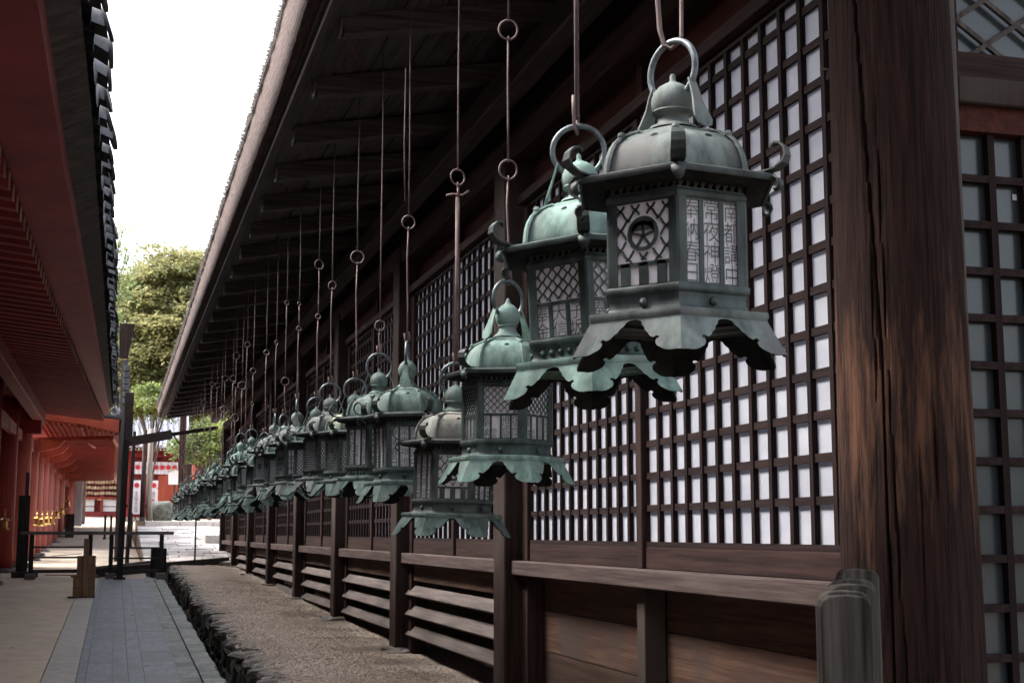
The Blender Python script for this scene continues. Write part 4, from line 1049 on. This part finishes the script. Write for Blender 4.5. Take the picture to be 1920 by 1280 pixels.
# tiled cap post behind
t = thing('capped_post', 'tall grey post with a flared tiled cap rising behind the left eaves', 'post', (.055, 31.0, gz(31)))
zz = E - gz(31)
Bx('shaft', (-.05, -.1, 0), (.09, .1, 3.7 + zz), 'grey_wood_z', t)
for i in range(6): Bx('tile', (.0, -.14, zz + 2.75 + i * .14), (.15 - .004 * i, .14, zz + 2.75 + i * .14 + .12), 'tile', t, .01)
MB().prism([(-.1, zz + 3.75), (.08, zz + 3.75), (.19, zz + 4.42), (.21, zz + 4.48), (-.12, zz + 4.48)], -.16, .16).build('flared_cap', 'post_wood', t)
# porch post at the end of the dark hall
t = thing('porch_post', 'dark post with a diagonal brace seen under the far end of the eaves', 'post', (1.98, 45.5, E + .3))
Bx('shaft', (-.1, -.1, 0), (.1, .1, 3.4), 'dark_wood_z', t); MB().beam((-.42, 0, 2.95), (-.09, 0, 2.5), .05, .05, up=(0, 1, 0)).build('brace', 'dark_wood_x', t)

# ------------------------------------------------------------------ stone court beyond, climbing to a terrace
def cz(y): return E - .60 + (y - 28.6) * .066
CT = bpy.data.objects.new('stone_court', None); COL.objects.link(CT); CT['kind'] = 'structure'
struct(strip('court_bed', .56, 6, 28.5, 40.2, 'soil', zf=lambda y: cz(y) - .02, th=1.2))
y = 28.55; 
stm = [MB().box((-.5, -.5, -.5), (.5, .5, .5)).mesh('paving_stone', 'granite') for _ in range(1)]
row = 0
while y < 39.9:
    d_ = .42 + .25 * rnd.random(); x = .58 + (.2 if row % 2 else 0) - .2 * (row % 2)
    while x < 4.2:
        w_ = .35 + .45 * rnd.random(); w_ = min(w_, 4.25 - x)
        if w_ > .08:
            o = link('paving_stone', stm[0], CT, (x + w_ / 2, y + d_ / 2, cz(y + d_ / 2) - .05 + .018 * rnd.random()), (rad(3.8 + rnd.uniform(-.8, .8)), rad(rnd.uniform(-1, 1)), rad(rnd.uniform(-1.5, 1.5)))); o.scale = (w_ - .025, d_ - .025, .12)
        x += w_
    y += d_; row += 1
TZ = cz(40.2) + .14
struct(strip('terrace', .80, 9, 40.35, 66, 'court_sand', zf=lambda y: TZ + (y - 40) * .012, th=1.4))
kb = bpy.data.objects.new('terrace_kerb', None); COL.objects.link(kb); tag(kb, 'pale stone kerb blocks edging the raised terrace behind the granite paving', 'kerb')
x = .8
while x < 5:
    w_ = .8 + .3 * rnd.random(); bevel(Bx('kerb_block', (x, 40.1, TZ - .5), (x + w_ - .012, 40.345, TZ + .02), 'pale_stone', kb), .015); x += w_
t = tag(bevel(Bx('step_stone', (2.05, 33.6, cz(33.6) - .1), (2.9, 35.2, cz(34.4) + .17), 'pale_stone'), .02), 'pale stone step block at the far corner of the dark hall', 'step')
def tzf(y): return TZ + (y - 40) * .012
# poles on the terrace
t = thing('terrace_pole', 'darker of two upright timber poles on the terrace beyond the beam', 'pole', (.735, 41, tzf(41))); MB().lathe([(.065, 0), (.06, 2.6)], 12).build('shaft', 'post_wood', t, smooth=True); Bx('collar', (-.08, -.08, 0), (.08, .08, .12), 'grey_wood_z', t)
t = thing('terrace_pole', 'paler knotty tree trunk pole right of the dark pole on the terrace', 'pole', (.93, 41.2, tzf(41)), rad(10)); MB().tube([(0, 0, -.02), (-.02, 0, .7), (-.035, 0, 1.5), (-.02, 0, 2.65)], [.098, .08, .077, .07], 12).build('shaft', 'pale_trunk', t, smooth=True)
for zz in (1.35, 1.6, .6): MB().lathe([(.0, 0), (.025, 0), (.02, .05), (0, .07)], 8).build('knot', 'pale_trunk', t, (.06, 0, zz), rot=(0, rad(80), 0))
t = thing('leaning_pole', 'slim grey pole standing right behind the dark gate post', 'pole', (.24, 27.5, gz(27.5))); MB().tube([(0, 0, 0), (.03, 0, 1.2), (.06, 0, 2.6)], [.04, .035, .03], 8).build('shaft', 'grey_wood_z', t); Bx('foot', (-.07, -.07, 0), (.07, .07, .06), 'grey_wood_z', t)
b = rock(.5, .5, .5, 77, 14, 8, .07); o = b.build('boulder', 'moss_stone', None, (1.42, 44.5, tzf(44) + .27), smooth=True); o.scale = (.66, .55, .68); tag(o, 'mossy squat boulder on the terrace below the red fence boards', 'stone')
for i, (x, y) in enumerate(((-.30, 46), (-.12, 46.4), (.42, 39.2))):
    t = thing('short_stake', 'short timber stake in the court, %s from the left' % ORD[i + 1], 'stake', (x, y, gz(y))); Bx('shaft', (-.035, -.035, 0), (.035, .035, .75 if i < 2 else .95), 'post_wood', t, .005); Bx('foot', (-.06, -.06, 0), (.06, .06, .05), 'grey_wood_z', t)
# ------------------------------------------------------------------ pavilion with banners
PV = thing('pavilion', 'red pavilion with a grey tiled roof, white curtain and white rafter ends', 'pavilion', (1.7, 61, tzf(60)))
z0 = tzf(60)
def P_(n, a, b_, m, bev=0):
    return Bx(n, (a[0] - 1.7, a[1] - 61, E + a[2] - z0), (b_[0] - 1.7, b_[1] - 61, E + b_[2] - z0), m, PV, bev)
P_('wall', (.3, 60.6, .6), (2.75, 60.7, 3.4), 'vermilion_dark'); P_('beam', (.2, 60.0, 3.12), (2.8, 60.16, 3.32), 'vermilion_dark')
P_('rail', (.3, 60.2, 1.05), (2.75, 60.3, 1.15), 'vermilion')
for x in (.42, 1.15, 1.9, 2.62): P_('post', (x - .07, 60.2, .55), (x + .07, 60.34, 3.12), 'vermilion_dark')
for i in range(18): P_('rafter', (.22 + i * .145, 59.2, 3.36), (.28 + i * .145, 60.6, 3.43), 'vermilion_dark'); P_('rafter_tip', (.22 + i * .145, 59.19, 3.36), (.28 + i * .145, 59.198, 3.43), 'plaster')
for i in range(12):
    x = .18 + i * .235; MB().add([(x - .1175, -1.9, E + 3.52 - z0), (x + .1175, -1.9, E + 3.52 - z0), (x + .1175, 2.0, E + 5.6 - z0), (x - .1175, 2.0, E + 5.6 - z0), (x - .1175, -1.9, E + 3.46 - z0), (x + .1175, -1.9, E + 3.46 - z0)],
        [(0, 1, 2, 3), (4, 5, 1, 0)]).build('pan_tile', 'pale_tile', PV, (-1.7, 0, 0))
    b = MB(); b.tube([(x - 1.7 + .117, -1.92, E + 3.54 - z0), (x - 1.7 + .117, 2.0, E + 5.64 - z0)], .062, 10); b.build('round_tile', 'pale_tile', PV, smooth=False)
P_('ridge', (.0, 62.9, 5.5), (3.0, 63.2, 5.95), 'pale_tile')
cur = MB(); n = 40
for i in range(n + 1):
    x = lerp(-1.0, .75, i / n); yy = -.95 + .035 * math.sin(i * 1.9); cur.v += [(x, yy, E + 2.93 - z0), (x, yy, E + 2.42 - z0)]
for i in range(n): a = 2 * i; cur.f.append((a, a + 1, a + 3, a + 2))
cu_ = cur.build('curtain', 'banner', PV, smooth=True)
dm = MB().lathe([(0, 0), (.10, 0), (.10, .004), (0, .004)], 18)
for i in range(7): dm.build('red_disc', 'red_print', cu_, (-.88 + i * .25, -.99, E + 2.70 - z0), rot=(rad(90), 0, 0))
P_('step', (.3, 59.4, .45), (2.75, 60.6, .62), 'pale_stone')
BN = ['left of two long white banners with a red disc and small lettering', 'right of two long white banners with a red disc, right of the trunk pole']
for i, (x, wd) in enumerate(((.79, .30), (1.46, .34))):
    t = thing('banner', BN[i], 'banner', (x, 58.4, tzf(58)), 0, 'white banners before the pavilion')
    b = MB()
    for k in range(9): zz = .22 + 1.36 * k / 8; b.v += [(-wd / 2, .012 * math.sin(k), zz), (0, .02 + .012 * math.sin(k), zz), (wd / 2, .012 * math.sin(k + 1), zz)]
    for k in range(8):
        for j in range(2): a = 3 * k + j; b.f.append((a, a + 1, a + 4, a + 3))
    b.build('cloth', 'banner', t, smooth=True)
    dm.build('red_disc', 'red_print', t, (0, -.02, 1.38), rot=(rad(90), 0, 0))
    vs, fs = text_mb('春日大社' if i else '夫婦大国', .13, .85, off=0); MB().add([(a, -.022, c + .72) for a, c in vs], fs).build('lettering', 'ink', t)
    MB().tube([(-wd / 2, .02, 1.6), (wd / 2, .02, 1.6)], .014, 6).build('crossbar', 'black_wood_x', t); MB().tube([(0, .05, 0), (0, .05, 1.7)], .018, 6).build('pole', 'black_wood_z', t)
t = thing('board_fence', 'bright orange vertical board fence beside the pavilion', 'fence', (1.98, 57.4, tzf(57)))
for i in range(9): Bx('board', (-.38 + i * .085, 0, .1), (-.38 + i * .085 + .078, .03, 1.75 + .03 * (i % 2)), 'orange_paint', t)
Bx('rail', (-.4, .031, 1.2), (.4, .06, 1.28), 'orange_paint', t); Bx('rail', (-.4, .031, .4), (.4, .06, .48), 'orange_paint', t)
t = thing('notice_board', 'pale house shaped notice board standing before the orange fence', 'sign', (2.03, 52, tzf(52)))
MB().prism([(-.22, 1.28), (.22, 1.28), (.24, 1.72), (0, 1.82), (-.24, 1.72)], -.02, .02).build('board', 'banner', t); MB().prism([(-.27, 1.70), (0, 1.82), (.27, 1.70), (.27, 1.74), (0, 1.87), (-.27, 1.74)], -.05, .05).build('roof', 'ema', t); Bx('pole', (-.03, .021, 0), (.03, .06, 1.6), 'grey_wood_z', t)
t = thing('vermilion_gate', 'bright orange gate frame partly hidden behind leaves at the end of the lanterns', 'gate', (3.5, 55, tzf(55)))
for x in (-.62, .55): MB().lathe([(.11, 0), (.10, 2.9)], 16).build('post', 'orange_paint', t, (x, 0, 0), smooth=True)
Bx('top_beam', (-1.0, -.1, 2.9), (1.0, .1, 3.1), 'orange_paint', t, .01); Bx('tie_beam', (-.9, -.06, 2.35), (.9, .06, 2.5), 'orange_paint', t, .01); Bx('roof_slab', (-1.2, -.4, 3.101), (1.2, .4, 3.2), 'post_wood', t, .02)
for i in range(8): Bx('grille_bar', (-.5 + i * .13, -.02, .3), (-.46 + i * .13, .02, 2.35), 'vermilion', t)
Bx('grille_rail', (-.5, -.025, 1.2), (.5, .025, 1.3), 'vermilion', t)

# ------------------------------------------------------------------ votive plaque booth at the end of the path
t = thing('plaque_booth', 'dark red booth with a rack for votive plaques and pale lower panels', 'booth', (-.8, 72.5, gz(72)))
z0 = gz(72)
Bx('back', (-1.6, .3, 0), (1.5, .4, 4.2), 'vermilion_dark', t); Bx('roof', (-2.2, -1.2, E + 3.2 - z0), (1.6, .5, E + 3.4 - z0), 'vermilion_dark', t)
for x in (-.95, .12, .98): Bx('post', (x - .07, -.05, 0), (x + .07, .09, E + 3.2 - z0), 'vermilion', t)
for x in (-.56, .52): Bx('pale_panel', (x - .33, .0, .28), (x + .33, .05, .85), 'plaster', t); Bx('panel_rail', (x - .33, -.02, .50), (x + .33, -.001, .54), 'vermilion_dark', t)
Bx('counter', (-1.0, -.15, .9), (1.05, .05, 1.0), 'vermilion', t); Bx('base', (-1.0, -.1, 0), (1.05, .1, .26), 'vermilion_dark', t)
for j in range(5): Bx('rack_rail', (-.95, -.03, E + 1.78 - z0 + j * .27), (.98, .0, E + 1.81 - z0 + j * .27), 'post_wood', t)
pmq = MB().prism([(-.058, -.10), (.058, -.10), (.062, -.02), (0, .02), (-.062, -.02)], -.01, .0).mesh('votive_plaque', 'ema')
for j in range(5):
    for i in range(14):
        x = -1.70 + i * .138 + rnd.uniform(-.02, .02)
        for k in range(1):
            o = link('votive_plaque', pmq, None, (x, 72.43 - .03 * rnd.random(), E + 1.76 + j * .27 - .04 * rnd.random()), (rad(rnd.uniform(-8, 8)), rad(rnd.uniform(-7, 7)), 0)); o.scale = (1.0, 1, 1.35)
            tag(o, 'small pale wooden votive plaque hanging on the rack of the red booth', 'plaque', 'votive plaques on the booth rack')
t = thing('curtain_stand', 'tall white cloth hanging in folds beyond the last red column', 'curtain', (-1.42, 57.5, gz(57)))
b = MB()
for i in range(25): x = -.16 + .32 * i / 24; yy = .03 * math.sin(i * 1.7); b.v += [(x, yy, .1), (x, yy, 2.05)]
for i in range(24): a = 2 * i; b.f.append((a, a + 1, a + 3, a + 2))
b.build('cloth', 'banner', t, smooth=True); MB().tube([(-.18, 0, 2.07), (.18, 0, 2.07)], .02, 6).build('rod', 'black_wood_x', t)
t = tag(bevel(Bx('dark_cabinet', (-1.55, 47.6, gz(47)), (-1.28, 47.9, gz(47) + .78), 'post_wood'), .01), 'dark upright box standing at the foot of the far red columns', 'box')
# far storehouse roof
t = thing('far_roof', 'pale tiled roof with a white ridge showing among the trees', 'building', (2.4, 80, gz(80)))
z0 = gz(80); b = MB()
Bx('wall', (-2, 0, 0), (6, 3, E + 6.2 - z0), 'plaster', t); Bx('ridge', (-2.2, -.8, E + 7.0 - z0), (6.3, -.5, E + 7.42 - z0), 'plaster', t)
MB().prism([(-1.6, E + 6.2 - z0), (-.6, E + 7.0 - z0), (3, E + 7.0 - z0), (3, E + 6.2 - z0)], -2.2, 6.2, axis=0).build('roof', 'pale_tile', t)

# ------------------------------------------------------------------ trees
def tree(name, label, x, y, base, cz_, rx, ry, rz, m, nclump, per, leaf, seed, clump=(.8, .16), trunk=.25, gap=.0, group=None):
    r = random.Random(seed); t = thing(name, label, 'tree', (x, y, base), 0, group)
    top = cz_ - base
    tb = MB(); pts = [(0, 0, -.3), (.1 * r.random(), 0, top * .35), (.3 * r.random(), .1, top * .7), (0, 0, top * 1.05)]
    tb.tube(pts, [trunk, trunk * .75, trunk * .5, trunk * .2], 8)
    cl = []
    for i in range(nclump):
        a = 2 * PI * r.random(); u = r.uniform(-.85, 1); q = math.sqrt(max(0, 1 - u * u)); k = .35 + .65 * r.random() ** .45
        k *= 1 + .18 * mn.noise((a * 1.3, u * 2, seed))
        cl.append((rx * q * math.cos(a) * k, ry * q * math.sin(a) * k, top + rz * u * k))
    for c in cl[::max(1, nclump // 26)]:
        s = top * .55 + (c[2] - top) * .3; tb.tube([(0, 0, max(.5, s)), (c[0] * .5, c[1] * .5, (s + c[2]) / 2 + .1), c], [trunk * .3, trunk * .2, .02], 5)
    tb.build('trunk', 'trunk', t)
    b = MB()
    for c in cl:
        sc = clump[0] * (.6 + .8 * r.random()); tilt = r.uniform(-.25, .25)
        for k in range(per):
            a = 2 * PI * r.random(); q = sc * r.random() ** .6; dx, dy = q * math.cos(a), q * math.sin(a); dz = clump[1] * sc * r.gauss(0, 1) - .18 * q * q / sc + tilt * dx
            p = Vector((c[0] + dx, c[1] + dy, c[2] + dz)); n = Vector((r.gauss(0, .6), r.gauss(0, .6) - .3, 1)).normalized()
            uu = n.orthogonal().normalized(); uu = Matrix.Rotation(r.random() * 6, 3, n) @ uu; vv = n.cross(uu); l = leaf * (.6 + .8 * r.random())
            o = len(b.v); b.v += [tuple(p - uu * l), tuple(p + vv * l * .55), tuple(p + uu * l), tuple(p - vv * l * .55)]; b.f.append((o, o + 1, o + 2, o + 3))
    b.build('crown', m, t)
tree('broadleaf_tree', 'huge golden green tree filling the gap between the two roofs', 3.3, 70, 2, 9.6, 5.0, 4.5, 5.6, 'leaf_gold', 800, 190, .115, 5, (1.0, .13), .4)
tree('broadleaf_tree', 'darker green tree low behind the golden tree', .8, 78, 3, 8.0, 4.5, 3.5, 4.6, 'leaf_green', 320, 100, .19, 6, (1.0, .2), .3)
tree('broadleaf_tree', 'sparse pale green tree rising thinly above the left tiled eaves', -1.35, 62, 1, 12.0, 1.9, 1.9, 4.0, 'leaf_pale', 75, 60, .09, 7, (.55, .35), .12)
tree('shrub', 'light yellow green bush below the pale ridge beyond the beam', 1.25, 56, 1.4, 6.3, 1.1, .9, .75, 'leaf_bright', 60, 70, .07, 8, (.35, .3), .07)
tree('maple_tree', 'bright green maple behind the last lanterns beside the orange gate', 3.15, 50, 1.4, 4.35, 1.35, 1.0, .85, 'leaf_bright', 90, 70, .07, 9, (.4, .2), .08)
tree('broadleaf_tree', 'large green tree beyond the right hall roof', 12, 76, 3, 10, 6, 5, 5.5, 'leaf_green', 220, 80, .17, 10, (1.1, .2), .4)
tree('broadleaf_tree', 'large golden tree far left beyond the red gallery', -9, 80, 3, 10, 6, 5, 5, 'leaf_gold', 200, 80, .17, 11, (1.1, .2), .4)
# forest on the hill behind, one mass
b = MB(); r6 = random.Random(12)
for i in range(90):
    x = r6.uniform(-60, 70); y = r6.uniform(92, 120); zc = tz(x, y) + r6.uniform(2, 4); R_ = r6.uniform(2.5, 4)
    for k in range(260):
        v = Vector((r6.gauss(0, 1), r6.gauss(0, 1), r6.gauss(0, 1))).normalized() * R_ * (.6 + .4 * r6.random()); p = Vector((x, y, zc)) + v
        uu = Vector((r6.gauss(0, 1), r6.gauss(0, 1), r6.gauss(0, .5))).normalized(); vv = uu.orthogonal().normalized(); l = .35
        o = len(b.v); b.v += [tuple(p - uu * l), tuple(p + vv * l * .6), tuple(p + uu * l), tuple(p - vv * l * .6)]; b.f.append((o, o + 1, o + 2, o + 3))
stuff(tag(b.build('forest', 'leaf_green'), 'distant green wood covering the slope behind the shrine', 'forest'))

# a few dry leaves on the mat and paving
b = MB(); r7 = random.Random(5)
for i in range(46):
    x = r7.uniform(-2.2, .75); y = 9.5 + 14 * r7.random(); z = gz(y) + .022; q = .012 + .016 * r7.random(); a = r7.random() * 6
    c, d = math.cos(a) * q, math.sin(a) * q
    b.add([(x + c, y + d, z), (x - d * .4, y + c * .4, z + .006), (x - c, y - d, z + .004), (x + d * .4, y - c * .4, z + .001)], [(0, 1, 2, 3)])
stuff(tag(b.build('fallen_leaves', 'trunk'), 'scattered small dry brown leaves lying on the mat and sandy paving', 'leaves'))
